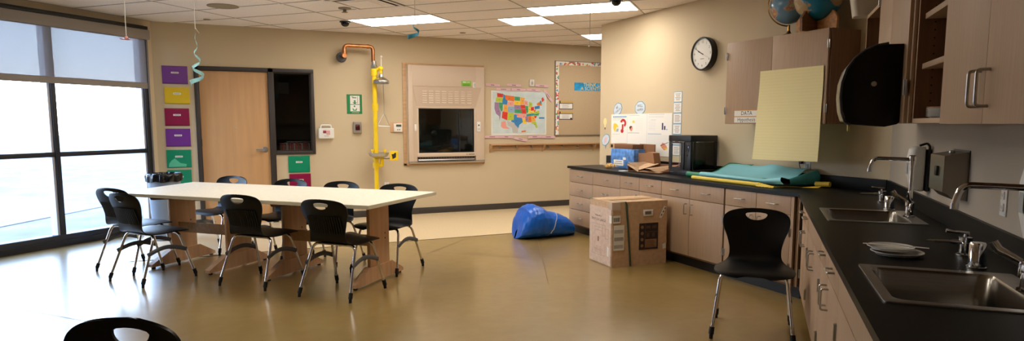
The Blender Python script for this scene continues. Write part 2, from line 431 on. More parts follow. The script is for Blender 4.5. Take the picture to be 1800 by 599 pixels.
def dome(label, p):
    t = thing('dome_camera', label, 'camera', (p[0],p[1],HC), 0, 'dome cameras')
    MB().lathe([(.07,0),(.07,-.012),(.058,-.014)], seg=24).build('base', m_black, t)
    MB().lathe([(.055,-.013),(.054,-.03),(.045,-.05),(.025,-.064),(.001,-.068)], seg=24).build('dome', mat('smoked_dome', (12,12,14), .1), t)
dome('black dome camera on the ceiling beside the lit panel over the shower', (1.58,8.84))
dome('black dome camera at the end of the lit panel near the clock wall', (3.98,6.12))
def vent(label, s, n, ws, wn):
    t = thing('ceiling_vent', label, 'vent', SN(s+ws/2, n+wn/2, HC), PI/4, 'ceiling air vents')
    a, b = ws/2, wn/2
    MB().box(-a,a,-b,-b+.03,-.012,0).box(-a,a,b-.03,b,-.012,0).box(-a,-a+.03,-b,b,-.012,0).box(a-.03,a,-b,b,-.012,0).build('frame', m_ceil, t)
    m = MB()
    for k in range(1,4): m.box(-a+.03*k+.04,a-.03*k-.04,-b+.05*k+.02,b-.05*k-.02,-.012-.003*k,-.009-.003*k)
    m.build('louvre', m_ceil, t)
    MB().box(-a-.012,a+.012,-b-.012,b+.012,-.003,-.001).build('backing', m_gap, t)
vent('square ceiling vent at the top edge, over the left table', U0-3*GU, V0-2*GV, GU, GU)
vent('square ceiling vent at the top edge, over the fume hood', U0-2*GU, V0-1.5*GV, GU, GU)

# hanging paper decorations
m_string = mat('string', (226,222,212), .8)
m_blue = mat('blue_paper', (172,230,240), .6)
def string(name_top, x, y, z0, parent):
    MB().tube([(0,0,z0),(.003,0,(HC+z0)/2),(0,0,HC)], .003, 6).build('string', m_string, parent)
t = thing('hanging_flower', 'tiny pink paper flower hanging on a string by the window', 'decoration', (-.595,5.748,0))
string('', 0, 0, 2.06, t)
q = MB().ball((0,0,2.045), .014, 0, 2)
for k in range(5):
    a = k*2*PI/5
    q.sheet(lambda u,v,a=a: (math.cos(a)*(.01+.05*u)-math.sin(a)*(v-.5)*.03*math.sin(PI*min(1,u+.15)), math.sin(a)*(.01+.05*u)+math.cos(a)*(v-.5)*.03*math.sin(PI*min(1,u+.15)), 2.035-.02*u+.03*u*u), 6, 4, .001)
q.build('flower', mat('pink_paper', (226,160,160), .7), t)
def spiral(label, x, y, ztop, zbot, turns, r0, r1, w0, w1, zs, ph=0, pm=None):
    t = thing('paper_spiral', label, 'decoration', (x,y,0), 0, 'hanging paper spirals')
    string('', 0, 0, zs, t)
    def fn(u, v):
        e = u**1.4; a = ph+turns*2*PI*(1-(1-u)**1.0); r = r0+(r1-r0)*u**1.6; w = w0+(w1-w0)*u**1.2
        return (math.cos(a)*(r+(v-.5)*w*.25), math.sin(a)*(r+(v-.5)*w*.25), ztop+(zbot-ztop)*u+(v-.5)*w)
    MB().sheet(fn, 110, 4, .0008).build('spiral', pm or m_blue, t)
    MB().tube([(0,0,zs+.01),(.014,0,zs-.012),(.026,0,zs-.03)], .0018, 6).build('string_tail', m_string, t)
spiral('long curling pale blue paper spiral hanging in front of the door frame', -.12, 5.535, 2.08, 1.70, 3.4, .004, .055, .006, .034, 2.11, 1.2)
spiral('short bright blue paper spiral hanging near the long lit panel', 1.246, 4.374, 2.065, 1.985, 1.1, .01, .05, .008, .032, 2.10, 2.2, mat('bright_blue_paper', (84,186,224), .6))
t = thing('hanging_string', 'white string hanging alone near the clock wall, knotted at its end', 'string', (2.58,4.322,0))
string('', 0, 0, 1.98, t); MB().tube([(0,0,2.07),(.008,.0,2.06),(.01,0,2.045)], .002, 6).ball((0,0,1.98), .009, 0, 2).build('knot', m_string, t)

# ------------------------------------------------------------------ back wall things
fold_cols = {'purple':(112,48,140), 'yellow':(220,186,24), 'maroon':(140,14,66), 'green':(10,138,100)}
def folder(cname, x0, x1, z0, z1, label, tilt=0, inner=False):
    t = thing('wall_folder', label, 'folder', ((x0+x1)/2, YB, (z0+z1)/2), 0, 'plastic wall folders')
    w, hgt = (x1-x0)/2, (z1-z0)/2; m = mat('folder_'+cname, fold_cols[cname], .3, alpha=1)
    p = [(-w,-hgt),(w,-hgt),(w,hgt),(.035,hgt)]+[(.035*math.cos(a), hgt-.016*math.sin(a)) for a in [PI*k/8 for k in range(1,8)]]+[(-.035,hgt),(-w,hgt)]
    o = MB().prism(p, -.012, -.007).box(-w,w,-.006,-.001,-hgt,hgt+.004,.0015).box(-w,w,-.012,-.004,-hgt-.002,-hgt+.004); o.build('pocket', m, t)
    l = MB().rect(-.045,.045,-.010+hgt*.25,.012+hgt*.25,-.0125, 0)
    for k in range(6): l.rect(-.036+k*.0125,-.028+k*.0125,-.003+hgt*.25,.005+hgt*.25,-.0128, 1)
    l.build('name_tag', [m_paper, m_ink], t)
    if inner: MB().flat([(-w+.02,-hgt+.01),(w*.55,-hgt+.01),(w*.6,-hgt+.045),(w*.1,-hgt+.06),(-w*.35,hgt*.05),(-w*.6,-.02),(-w+.03,-hgt+.06)], -.0124).build('paper_slip', mat('slip_green', (88,190,150), .4), t)
    t.rotation_euler = (0, tilt, 0)
for a in [('purple',-.637,-.333,1.936,2.165,'purple wall folder topmost beside the door frame'),
          ('yellow',-.622,-.322,1.672,1.883,'yellow wall folder second from the top beside the door frame',.01),
          ('maroon',-.633,-.340,1.381,1.607,'maroon wall folder between the yellow and the lower purple one'),
          ('purple',-.635,-.338,1.105,1.338,'purple wall folder just above the green ones left of the door'),
          ('green',-.640,-.342,.82,1.055,'green wall folder with a paper slip inside, left of the door',0,True),
          ('green',-.640,-.350,.545,.785,'lowest green wall folder, partly behind the trash can'),
          ('green',.904,1.202,.710,.945,'green wall folder under the dark side light window'),
          ('maroon',.912,1.208,.455,.684,'maroon wall folder near the floor behind the far chairs')]: folder(*a)

# first aid kit
t = thing('first_aid_kit', 'white first aid case with a flag picture hanging on the wall', 'first aid kit', (1.441,YB,1.27))
MB().box(-.107,.107,-.075,0,-.078,.075,.012,0,3).build('case', m_white, t)
MB().tube(bend([(-.075,-.03,.075),(-.07,-.03,.118),(.07,-.03,.118),(.075,-.03,.075)], .025), .008, 8, flat=(1.3,1)).build('handle', m_white, t)
d = MB().rect(-.05,-.005,.0,.04,-.0755,0)
for k in range(4): d.rect(-.005 if k > 1 else -.05,.05,.033-k*.016-.006,.033-k*.016+.002,-.0757+.0001*k,1)
for k in range(5): d.rect(-.032+k*.013,-.024+k*.013,-.045,-.035,-.0755,2)
d.build('flag_print', [mat('flag_blue', (38,48,110), .6), mat('flag_red', (190,40,52), .6), mat('grey_ink', (130,130,136), .7)], t)
MB().box(-.03,.03,-.082,-.074,.058,.07,.003).build('latch', m_white, t)

# green emergency sign
t = thing('emergency_sign', 'green and white emergency shower picture sign on the wall', 'sign', (1.866,YB,1.695))
MB().box(-.112,.112,-.004,0,-.143,.143).build('panel', m_green, t)
g = MB().rect(-.062,.078,.0,.125,-.0045,0).rect(-.062,.078,-.105,-.008,-.0045,0)
g.flat([(.005+.014*math.cos(a),.045+.014*math.sin(a)) for a in [k*PI/6 for k in range(12)]], -.005, 1).rect(-.012,.022,.005,.03,-.005,1).rect(-.025,.035,.02,.028,-.005,1)
g.rect(-.045,-.01,.105,.112,-.005,1).rect(-.03,.03,.088,.1,-.005,1).rect(.045,.05,.01,.115,-.005,1)
g.flat([(.0+.012*math.cos(a),-.03+.012*math.sin(a)) for a in [k*PI/6 for k in range(12)]], -.005, 1)
g.flat([(-.03,-.06),(-.018,-.06),(-.012,-.082),(.018,-.082),(.024,-.06),(.036,-.06),(.028,-.095),(-.022,-.095)], -.005, 1)
for k in range(7): g.rect(-.04+k*.016,-.03+k*.016,-.128,-.12,-.005,0)
g.build('pictograms', [m_white, m_green], t)

t = thing('alarm_strobe', 'grey wall strobe with a dark red lens beside the yellow pipe', 'alarm', (1.897,YB,1.352))
MB().box(-.062,.062,-.045,0,-.085,.085,.012,0,3).build('housing', mat('strobe_grey', (150,140,132), .5), t)
MB().box(-.032,.032,-.062,-.044,-.04,.045,.01).build('lens', mat('strobe_lens', (70,18,20), .15), t)
t = thing('thermostat', 'pale thermostat on a wooden back plate left of the fume hood', 'thermostat', (2.513,YB,1.35))
MB().box(-.115,.095,-.012,0,-.075,.08,.003).build('back_plate', m_maple, t)
MB().box(-.07,.062,-.04,-.012,-.065,.062,.008).build('body', m_white, t)
MB().rect(-.035,.045,.012,.046,-.0405).build('screen', mat('lcd', (88,92,88), .2), t)
MB().box(-.02,-.005,-.044,-.04,-.04,-.025,.002).box(.01,.025,-.044,-.04,-.04,-.025,.002).build('button', m_grayp, t)
def outlet(name, label, loc, rz, cat='outlet', group=None, hh=.06):
    t = thing(name, label, cat, loc, rz, group)
    MB().box(-.036,.036,-.006,0,-hh,hh,.003).build('plate', m_white, t)
    MB().box(-.017,.017,-.010,-.006,.008,.042,.004).box(-.017,.017,-.010,-.006,-.042,-.008,.004).build('socket', m_white, t)
    m = MB()
    for z in (.027,-.023): m.rect(-.008,-.005,z-.008,z+.006,-.0103).rect(.005,.008,z-.008,z+.006,-.0103)
    m.build('slot', m_ink, t); return t
outlet('wall_outlet', 'white wall outlet low on the back wall behind the shower pipe', (2.325,YB,.462), 0, group='wall outlets')
t = thing('wall_sensor', 'cream wall sensor box above the pink strips and the map', 'sensor', (4.78,YB,2.08))
MB().box(-.042,.042,-.03,0,-.055,.055,.008).build('housing', m_white, t); MB().rect(-.018,.018,-.03,.02,-.0305).rect(-.01,.01,.03,.038,-.0305).build('lens', mat('sensor_grey', (170,165,155), .4), t)

# emergency shower
t = thing('emergency_shower', 'yellow emergency shower and eyewash pipe fed by copper piping', 'emergency shower', (2.115,YB-.25,0))
# local origin under the standpipe; wall is at y=.25
MB().lathe([(.033,0),(.033,2.20)], (0,0,0), 20).lathe([(.045,1.60),(.045,1.70)], (0,0,0), 20).lathe([(.046,.88),(.046,.98)], (0,0,0), 20).lathe([(.09,0),(.09,.012)], (0,0,0), 24).build('standpipe', m_yellow, t)
MB().lathe([(.038,2.20),(.046,2.215),(.046,2.25),(.034,2.26),(.034,2.31)], (0,0,0), 18).build('union_fitting', m_nickel, t)
cp = MB().tube(bend([(-.01,0,2.30),(-.01,0,2.515),(-.42,0,2.515),(-.42,0,2.40)], .06, 7), .027, 14)
cp.tube([(-.42,0,2.415),(-.42,.0,2.36)], .034, 14).tube([(-.42,-.03,2.37),(-.42,.18,2.37)], .031, 14)
cp.tube([(-.36,0,2.515),(-.33,0,2.515)], .032, 14).tube([(-.07,0,2.515),(-.10,0,2.515)], .032, 14)
cp.build('copper_pipe', m_copper, t)
MB().lathe([(.075,.249),(.075,.235),(.05,.2),(.05,.15)], (-.42,0,2.37), 24, axis='y').lathe([(.06,.15),(.06,.13)], (-.44,0,2.37), 18, axis='y').build('wall_flange', m_grayp, t)
MB().tube(bend([(0,0,2.16),(.04,-.03,2.19),(.085,-.06,2.20),(.085,-.06,2.13)], .02), .024, 12).ball((.085,-.06,2.20), .04, 0, 2).lathe([(.048,2.10),(.048,2.2)], (0,0,0), 18).build('shower_arm', m_yellow, t)
MB().lathe([(.03,2.12),(.035,2.08),(.08,2.06),(.112,2.03),(.117,2.0),(.112,1.985),(0,1.985)], (.085,-.06,0), 28).build('shower_head', m_nickel, t)
MB().tube([(.09,-.06,2.22),(.095,-.06,2.36)], .006, 8).ball((.095,-.06,2.37), .017, 0, 2).build('valve_lever', m_white, t)
MB().tube([(.108,-.10,2.2),(.11,-.10,1.56)], .0045, 6).build('pull_rod', m_nickel, t)
MB().tube(bend([(.11,-.10,1.56),(.015,-.10,1.375),(.195,-.10,1.365),(.11,-.10,1.56)], .012, 3), .006, 8).build('pull_handle', m_nickel, t)
MB().lathe([(.03,.90),(.06,.905),(.13,.935),(.148,.97),(.15,.985),(.143,.982),(.12,.945),(.05,.92),(.0,.918)], (.035,-.03,0), 32).build('eyewash_bowl', m_steel, t)
for dx in (-.055,.125): MB().lathe([(.014,.95),(.014,1.0),(.024,1.005),(.024,1.03),(.018,1.034),(0,1.034)], (dx,-.03,0), 14).build('spray_head', m_yellow, t)
MB().tube(bend([(.085,-.01,.90),(.085,-.01,.79),(0,0,.79)], .03), .03, 12).lathe([(.05,.76),(.05,.84)], (0,0,0), 18).build('drain_elbow', m_yellow, t)
MB().tube([(.08,-.02,.90),(.15,-.05,.893),(.22,-.06,.90)], .007, 8).build('push_lever', m_grayp, t)
fg = MB().box(.19,.315,-.068,-.062,.865,1.01,.006); fg.build('push_flag', m_yellow, t)
MB().flat([(.23,.885),(.28,.91),(.285,.97),(.27,.985),(.255,.97),(.24,.96),(.215,.96),(.225,.92)], -.0686).build('flag_print', m_ink, t)

# fume hood let into the wall
m_hood = mat('hood_enamel', (200,178,156), .45)
m_hoodlt = mat('hood_post', (212,192,172), .45)
t = thing('fume_hood', 'beige wall mounted fume hood with a closed glass sash', 'fume hood', (3.27,YB,0))
X0, X1 = -.674, .66
MB().box(X0,X0+.05,-.02,0,.765,2.33,.003).box(X1-.02,X1,-.02,0,.765,2.33,.003).box(X0+.05,X1-.02,-.02,0,2.30,2.33,.003).box(X0,X1,-.02,0,.765,.80,.003).build('trim_frame', m_maple2, t)
MB().box(-.60,-.53,-.055,.14,.82,2.30,.004).build('side_post', m_hoodlt, t)
MB().box(-.53,-.47,-.05,.0,.82,1.98).build('side_post', m_hood, t)
MB().box(.50,.645,-.055,.14,.82,2.30,.004).build('side_post', m_hoodlt, t)
MB().box(-.53,.60,-.05,.14,1.98,2.298,.004).build('top_panel', m_hoodlt, t)
vp = MB().prism([(-.525,1.978),(.595,1.978),(.50,1.68),(-.47,1.68)], -.056, -.02)
vp.build('vent_panel', m_hood, t)
lv = MB()
for r in range(6):
    for c in range(8):
        x = -.38+c*.1045; z = 1.905-r*.034
        lv.add([(x,-.0562,z+.007),(x+.075,-.0562,z+.007),(x+.075,-.064,z-.007),(x,-.064,z-.007),(x,-.0562,z-.009),(x+.075,-.0562,z-.009)], [(0,1,2,3),(3,2,5,4)])
lv.build('louvres', mat('louvre_light', (222,206,188), .4), t)
MB().box(-.47,.50,-.05,-.01,1.645,1.68,.003).box(-.47,-.44,-.05,-.01,.92,1.645,.003).box(.475,.50,-.05,-.01,.92,1.645,.003).box(-.47,.50,-.055,-.01,.895,.955,.004).build('sash_frame', m_hoodlt, t)
MB().box(-.44,-.425,-.03,-.012,.955,1.645).box(.46,.475,-.03,-.012,.955,1.645).box(-.425,.46,-.03,-.012,.955,.97).box(-.425,.46,-.03,-.012,1.63,1.645).box(.222,.232,-.028,-.012,.97,1.63).build('sash_gasket', m_black, t)
MB().box(-.425,.46,-.022,-.016,.97,1.63).build('sash_glass', m_glassdk, t)
gr_ = MB().box(-.47,.50,-.03,.0,.835,.895)
for k in range(22): gr_.box(-.455+k*.043,-.43+k*.043,-.034,-.03,.872,.885,0,1)
gr_.tube([(-.45,-.038,.845),(.48,-.038,.845)], .009, 8, 2)
gr_.build('air_grille', [mat('grille_brown', (104,86,74), .5), m_gap, m_nickel], t)
MB().prism([(-.075,.795),(-.085,.81),(-.055,.83),(0,.835),(0,.795)], -.60, .645, 'yz').build('sill', m_steel, t)
inn = MB().box(-.57,.57,.84,.85,.83,2.2).box(-.57,-.56,.0,.84,.83,2.2).box(.56,.57,.0,.84,.83,2.2).box(-.57,.57,.0,.84,2.19,2.2)
inn.build('liner', mat('hood_liner', (120,116,108), .6), t)
MB().box(-.57,.57,.0,.84,.83,.86).build('work_surface', m_counter, t)
MB().box(.515,.575,-.068,-.055,1.28,1.44,.004).build('airflow_monitor', m_white, t)
MB().lathe([(.012,-.0685),(.012,-.07),(0,-.07)], (.545,0,1.385), 14, axis='y').box(.528,.538,-.07,-.068,1.32,1.33).box(.55,.56,-.07,-.068,1.32,1.33).build('monitor_button', m_ink, t)
MB().box(-.51,-.478,-.062,-.05,1.30,1.40,.003).build('light_switch', m_white, t)
MB().rect(.262,.425,1.996,2.078,-.0505,0).rect(.285,.34,2.05,2.068,-.0508,1).rect(.35,.41,2.055,2.064,-.0508,1).rect(.285,.40,2.0,2.03,-.0508,2).build('green_sticker', [mat('sticker_green', (130,196,48), .5), m_paper, mat('sticker_green2', (100,168,40), .5)], t)
w_ = MB().rect(.452,.578,1.972,2.058,-.0506,0)
for k in range(4): w_.rect(.47,.505,2.035-k*.014,2.04-k*.014,-.0508,1).rect(.525,.56,2.035-k*.014,2.04-k*.014,-.0508,1)
w_.build('white_sticker', [m_paper, mat('grey_ink', (130,130,136), .7)], t)
for_ = MB()
for k in range(2): for_.rect(.335+k*.014,.344+k*.014,.918,.93,-.0555)
for k in range(9): for_.rect(.372+k*.0115,.381+k*.0115,.918,.93,-.0555)
for_.build('maker_print', m_ink, t)
t2 = tag(MB().grid(lambda u,v: (.17*math.cos(u*2*PI)*math.sin(v*PI/2)*(1+.12*math.sin(u*17)), .1*math.sin(u*2*PI)*math.sin(v*PI/2)*(1+.15*math.sin(u*11)), .13*math.cos(v*PI/2)*(1+.15*math.sin(u*9+v*8))), 40, 10, closed_u=True).build('crumpled_paper', mat('tan_paper', (190,140,70), .8)), 'crumpled tan paper lying inside the fume hood at the right', 'paper', loc=(3.34,YB+.22,.86))
t2 = tag(MB().box(-.17,.17,-.12,.12,0,.05,.01).build('white_tray', m_white), 'low white tray lying inside the fume hood at the left', 'tray', loc=(3.02,YB+.25,.86))
t2 = thing('plumbing_fitting', 'pale service fitting on the back liner inside the fume hood', 'fitting', (3.35,YB+.838,1.25))
MB().lathe([(.05,0),(.05,-.02),(.02,-.03),(.02,-.09),(0,-.09)], axis='y').build('valve', m_nickel, t2)

# US map with its pink strips
t = thing('wall_map', 'colourful map of the United States taped to the back wall', 'map', (4.557,YB,1.583))
mw, mh = .502, .362
def mp(q): return [(-mw+(x-57)/(510-57)*2*mw, mh-(y-137)/(490-137)*2*mh) for x,y in q]
m_sea = mat('map_sea', (206,220,222), .6, noise=(6,.04))
MC = [m_paper, m_sea, mat('map_red',(222,60,40),.6), mat('map_lime',(186,206,66),.6), mat('map_purple',(162,128,168),.6), mat('map_green',(72,164,112),.6),
      mat('map_blue',(58,134,196),.6), mat('map_orange',(236,120,44),.6), mat('map_pink',(240,164,150),.6), mat('map_yellow',(250,208,50),.6),
      mat('map_light',(150,180,208),.6), mat('map_grey',(196,194,192),.6), mat('map_teal',(60,150,150),.6), mat('map_gold',(244,172,66),.6), m_ink]
ST = [(2,[(103,157),(152,163),(150,191),(105,189)]),(3,[(98,190),(150,192),(145,227),(90,227)]),(4,[(84,229),(119,232),(118,270),(134,310),(130,345),(122,372),(120,340),(95,320),(82,280)]),
(5,[(119,230),(150,232),(148,292),(138,306),(119,270)]),(6,[(152,165),(166,172),(171,205),(187,213),(184,248),(148,246),(145,220),(152,192)]),(7,[(166,172),(244,181),(241,222),(186,215),(171,205)]),
(8,[(187,222),(238,224),(236,260),(185,256)]),(13,[(158,249),(186,250),(188,306),(152,302)]),(10,[(190,261),(245,262),(245,312),(188,308)]),(2,[(146,302),(188,308),(184,372),(140,352)]),
(3,[(188,310),(238,313),(235,370),(185,372)]),(5,[(245,182),(288,186),(289,216),(243,214)]),(9,[(242,216),(290,217),(292,250),(239,248)]),(4,[(239,249),(293,251),(301,284),(245,282)]),
(5,[(245,283),(303,285),(303,316),(245,313)]),(8,[(239,315),(305,318),(305,352),(262,347),(262,324),(239,322)]),(6,[(239,324),(262,325),(262,347),(305,353),(312,386),(282,408),(275,436),(258,426),(240,392),(214,380),(220,370),(237,369)]),
(13,[(290,186),(330,194),(319,215),(325,244),(292,246)]),(2,[(292,248),(329,248),(335,278),(298,278)]),(2,[(298,279),(333,280),(343,320),(304,318)]),(8,[(305,321),(340,324),(333,357),(305,355)]),
(9,[(307,358),(335,360),(346,398),(314,396)]),(8,[(322,210),(352,218),(353,252),(326,249)]),(5,[(331,256),(355,256),(357,300),(347,319),(334,290)]),(3,[(364,222),(390,232),(387,264),(361,265)]),
(9,[(357,266),(377,265),(377,300),(358,309)]),(2,[(378,266),(404,262),(405,292),(378,295)]),(9,[(351,312),(400,293),(413,306),(356,321)]),(12,[(341,322),(413,311),(401,333),(340,340)]),
(4,[(333,341),(355,339),(355,387),(334,381)]),(7,[(356,339),(381,336),(385,385),(356,387)]),(13,[(382,336),(405,338),(419,377),(386,384)]),(3,[(384,386),(420,380),(435,431),(421,432),(406,402),(384,395)]),
(2,[(402,337),(431,335),(417,357)]),(5,[(398,321),(450,313),(441,333),(402,333)]),(3,[(403,307),(449,290),(447,313),(400,319)]),(7,[(404,287),(421,281),(415,305),(404,305)]),
(6,[(408,260),(451,251),(453,277),(410,281)]),(7,[(428,233),(453,221),(469,232),(469,252),(430,250)]),(12,[(452,214),(465,211),(467,239),(456,239)]),(2,[(466,196),(478,182),(491,208),(472,225)]),
(8,[(136,384),(170,378),(178,420),(206,440),(150,436),(132,420)]),(11,[(184,374),(232,392),(272,430),(272,472),(228,472),(222,430),(190,410)]),(6,[(446,346),(492,346),(492,358),(446,358)]),(7,[(300,456),(336,452),(338,464),(302,468)])]
m = MB().sheet(lambda u,v: (-mw+u*2*mw, -.002-.006*math.sin(u*7)**2*(1-v)**3, -mh+v*2*mh), 12, 8, .0008, 0)
m.rect(-mw+.025,mw-.02,-mh+.028,mh-.02,-.009,1)
for k in range(1,6): m.rect(-mw+.025,mw-.02,-mh+k*.12,-mh+k*.12+.0015,-.0092,11)
for i,(c,p) in enumerate(ST): m.flat(mp(p), -.0095-.00002*i, c)
for i,(c,p) in enumerate(ST[:40]):
    q = mp(p); cx = sum(a for a,b in q)/len(q); cz = sum(b for a,b in q)/len(q); m.rect(cx-.012,cx+.012,cz-.002,cz+.002,-.011,14)
m.build('sheet', MC, t)
m_pinkp = mat('pink_card', (226,186,196), .75)
PK = [(3.958,4.204,2.004,2.054,-.05,'upper left'),(4.334,4.581,2.008,2.062,-.04,'above the map under the ceiling lamp'),(4.845,5.096,2.012,2.062,-.05,''),(4.145,4.397,1.942,1.990,-.03,''),(4.416,4.664,1.944,1.986,-.03,''),(4.694,4.937,1.94,1.988,-.04,''),
      (4.962,5.212,1.85,1.90,-.9,''),(3.945,4.19,1.172,1.222,.0,''),(4.19,4.45,1.17,1.218,-.02,''),(4.45,4.705,1.13,1.18,-.2,''),(4.71,4.97,1.168,1.214,.04,''),(4.97,5.222,1.166,1.208,-.02,'')]
PKL = ['pink word strip at the far left of the upper row above the map','pink word strip in the middle of the upper row above the map','pink word strip right of the cream sensor box',
       'pink word strip left in the row touching the top of the map','pink word strip in the middle of the row touching the top of the map','pink word strip right in the row touching the top of the map',
       'slanting pink word strip hanging at the top right corner of the map','pink word strip leftmost in the row under the map','pink word strip second from left in the row under the map',
       'drooping pink word strip in the row under the map','pink word strip fourth from left in the row under the map','pink word strip rightmost in the row under the map']
for i,(a,b,c,d,r,_) in enumerate(PK):
    m = MB().box(-.124,.124,-.0015,0,-.021,.021); m2 = []
    n = 5+i%4
    for k in range(n): m.rect(-n*.006+k*.012,-n*.006+k*.012+.009,-.005,.005,-.0018,1)
    o = m.build('word_strip', [m_pinkp, m_ink]); tag(o, PKL[i], 'word strip', 'pink word strips around the map', ((a+b)/2, YB-.012-.0003*i, (c+d)/2)); o.rotation_euler = (0,-r,0)

# bulletin board
t = thing('bulletin_board', 'tan bulletin board with a multicoloured paper border', 'bulletin board', (5.228,YB,1.22))
MB().box(0,2.4,-.018,0,0,1.23,.003).build('cork_panel', mat('tan_board', (196,172,140), .85, noise=(200,.04)), t)
MB().box(-.012,0,-.022,0,-.012,1.242).box(0,2.4,-.022,0,-.012,0).box(0,2.4,-.022,0,1.23,1.242).build('frame', mat('board_frame', (150,140,128), .4, metal=.5), t)
def confetti():
    m = bpy.data.materials.new('confetti_border'); m.use_nodes = True; nt = m.node_tree; b = nt.nodes['Principled BSDF']; N = nt.nodes.new; L = nt.links.new
    tc = N('ShaderNodeTexCoord'); v = N('ShaderNodeTexVoronoi'); v.inputs['Scale'].default_value = 34; L(tc.outputs['Object'], v.inputs['Vector'])
    h = N('ShaderNodeSeparateColor'); L(v.outputs['Color'], h.inputs[0]); r = N('ShaderNodeValToRGB'); r.color_ramp.interpolation = 'CONSTANT'
    e = r.color_ramp.elements; e[0].color = rgb((236,232,226)); e[1].position = .4; e[1].color = rgb((206,90,84))
    for p,c in ((.55,(236,232,226)),(.62,(96,150,196)),(.74,(126,176,96)),(.82,(230,150,70)),(.9,(236,232,226))): x = e.new(p); x.color = rgb(c)
    L(h.outputs[0], r.inputs['Fac']); L(r.outputs['Color'], b.inputs['Base Color']); b.inputs['Roughness'].default_value = .8; return m
MB().box(0,.058,-.021,-.018,0,1.23).box(.058,2.4,-.021,-.018,1.172,1.23).build('border', confetti(), t)
b_ = MB().box(0,.74,-.0015,0,0,.135).text('THINK LIKE',.088,.40,.098,-.002,1,0,.98).text('A SCIENTIST',.078,.36,.034,-.002,1,0,1.08)
tag(b_.build('banner', [mat('banner_blue', (40,156,214), .7, noise=(14,.15)), mat('banner_yellow', (250,214,80), .7)]), 'blue banner with yellow letters pinned on the bulletin board', 'banner', loc=(5.584,YB-.0185,1.972))
for z, lab in ((1.652,'white note card with a dark edge, upper one on the bulletin board'),(1.478,'white note card with a brown spot, lower one on the bulletin board')):
    m = MB().box(0,.268,-.0015,0,0,.105,0,1).rect(.01,.258,.012,.095,-.002,0)
    for k in range(4): m.rect(.06,.20-.02*(k%2),.078-k*.017,.082-k*.017,-.0024,2)
    if z < 1.6: m.flat([(.235+.02*math.cos(a*PI/5),.014+.02*math.sin(a*PI/5)) for a in range(10)], -.0026, 1)
    tag(m.build('note_card', [m_paper, mat('dark_brown_card',(70,44,38),.8), mat('grey_ink', (130,130,136), .7)]), lab, 'note card', 'note cards on the board', (5.292,YB-.0185,z))
for z, lab in ((1.772,'narrow gold strip above the upper note card'),(1.592,'narrow gold strip between the two note cards')):
    m = MB().box(0,.26,-.0015,0,0,.03).rect(.0,.02,-.01,.03,-.002,1)
    tag(m.build('gold_strip', [mat('gold_card',(206,172,96),.7), m_ink]), lab, 'strip', 'gold strips on the board', (5.30,YB-.0185,z-.008))

# coat rail
t = thing('coat_rail', 'long wooden coat rail with hooks under the map and board', 'coat rail', (4.02,YB,.975))
MB().box(.02,3.0,-.02,0,0,.085,.002).build('back_board', m_maple2, t)
MB().box(0,3.02,-.10,0,.085,.108,.003).build('top_shelf', m_maple2, t)
for x in (0,.955,1.95): MB().prism([(-.10,.085),(0,.085),(0,-.03),(-.015,-.03),(-.03,-.005),(-.085,.055)], x, x+.025, 'yz').build('bracket', m_maple2, t)
for k in range(8):
    x = .172+k*.288+(.012 if k > 2 else 0)
    m = MB().box(x-.009,x+.009,-.025,-.02,.025,.07,.002).tube(bend([(x,-.024,.06),(x,-.07,.055),(x-.0,-.075,.08)], .015), .0055, 8).tube(bend([(x,-.024,.035),(x-.02,-.05,.025),(x-.025,-.055,.04)], .01), .005, 8).tube(bend([(x,-.024,.035),(x+.02,-.05,.025),(x+.025,-.055,.04)], .01), .005, 8)
    m.build('hook', m_nickel, t)

# ------------------------------------------------------------------ base cabinets
def handle(parent, x, z, length, vertical, y=0):
    a = length/2
    p = [(x-a,y,z),(x-a,y-.032,z),(x+a,y-.032,z),(x+a,y,z)] if not vertical else [(x,y,z-a),(x,y-.032,z-a),(x,y-.032,z+a),(x,y,z+a)]
    MB().tube(bend(p, .012, 4), .0048, 8).build('handle', m_nickel, parent)
def hinge(parent, x, z, y=0, w=.012):
    MB().box(x-w,x+w,y-.005,y+.001,z-.034,z+.034,.001).tube([(x,y-.007,z-.034),(x,y-.007,z+.034)], .006, 8).build('hinge', m_nickel, parent)
def base_unit(name, label, loc, rz, w, drawers, doors, false_front=False, depth=.57, cat='cabinet', group='base cabinets'):
    t = thing(name, label, cat, loc, rz, group)
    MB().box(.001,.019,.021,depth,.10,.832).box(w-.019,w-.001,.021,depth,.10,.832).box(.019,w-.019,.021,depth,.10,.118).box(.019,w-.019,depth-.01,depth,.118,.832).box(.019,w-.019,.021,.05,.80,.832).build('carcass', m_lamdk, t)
    MB().box(.0,w,.075,.10,0,.10).build('toe_kick', m_toe, t)
    g = .0025
    for (x0,x1,z0,z1) in drawers:
        d = MB().box(x0+g,x1-g,0,.02,z0+g,z1-g,.0012).build('drawer_front' if not false_front else 'false_front', m_lam, t)
        if not false_front: handle(d, (x0+x1)/2, (z0+z1)/2, .10, False)
    for (x0,x1,z0,z1,side) in doors:
        d = MB().box(x0+g,x1-g,0,.02,z0+g,z1-g,.0012).build('door', m_lam, t)
        handle(d, x1-.045 if side == 'R' else x0+.045, z1-.10, .10, True)
        hx = x0+.003 if side == 'R' else x1-.003
        hinge(d, hx, z1-.14); hinge(d, hx, z0+.13)
    return t
ZT, ZD = .826, .678
rows = [(.118,.311),(.311,.485),(.485,.660),(.660,ZT)]
base_unit('base_cabinet','end base cabinet of four drawers beside the blue bean bag',(4.15,7.417,0),RC,.581,[(0,.581,a,b) for a,b in rows],[])
base_unit('base_cabinet','base cabinet of four wide drawers behind the tall cardboard box',(4.15,6.836,0),RC,.594,[(0,.594,a,b) for a,b in [(.118,.305),(.305,.48),(.48,.668),(.668,ZT)]],[])
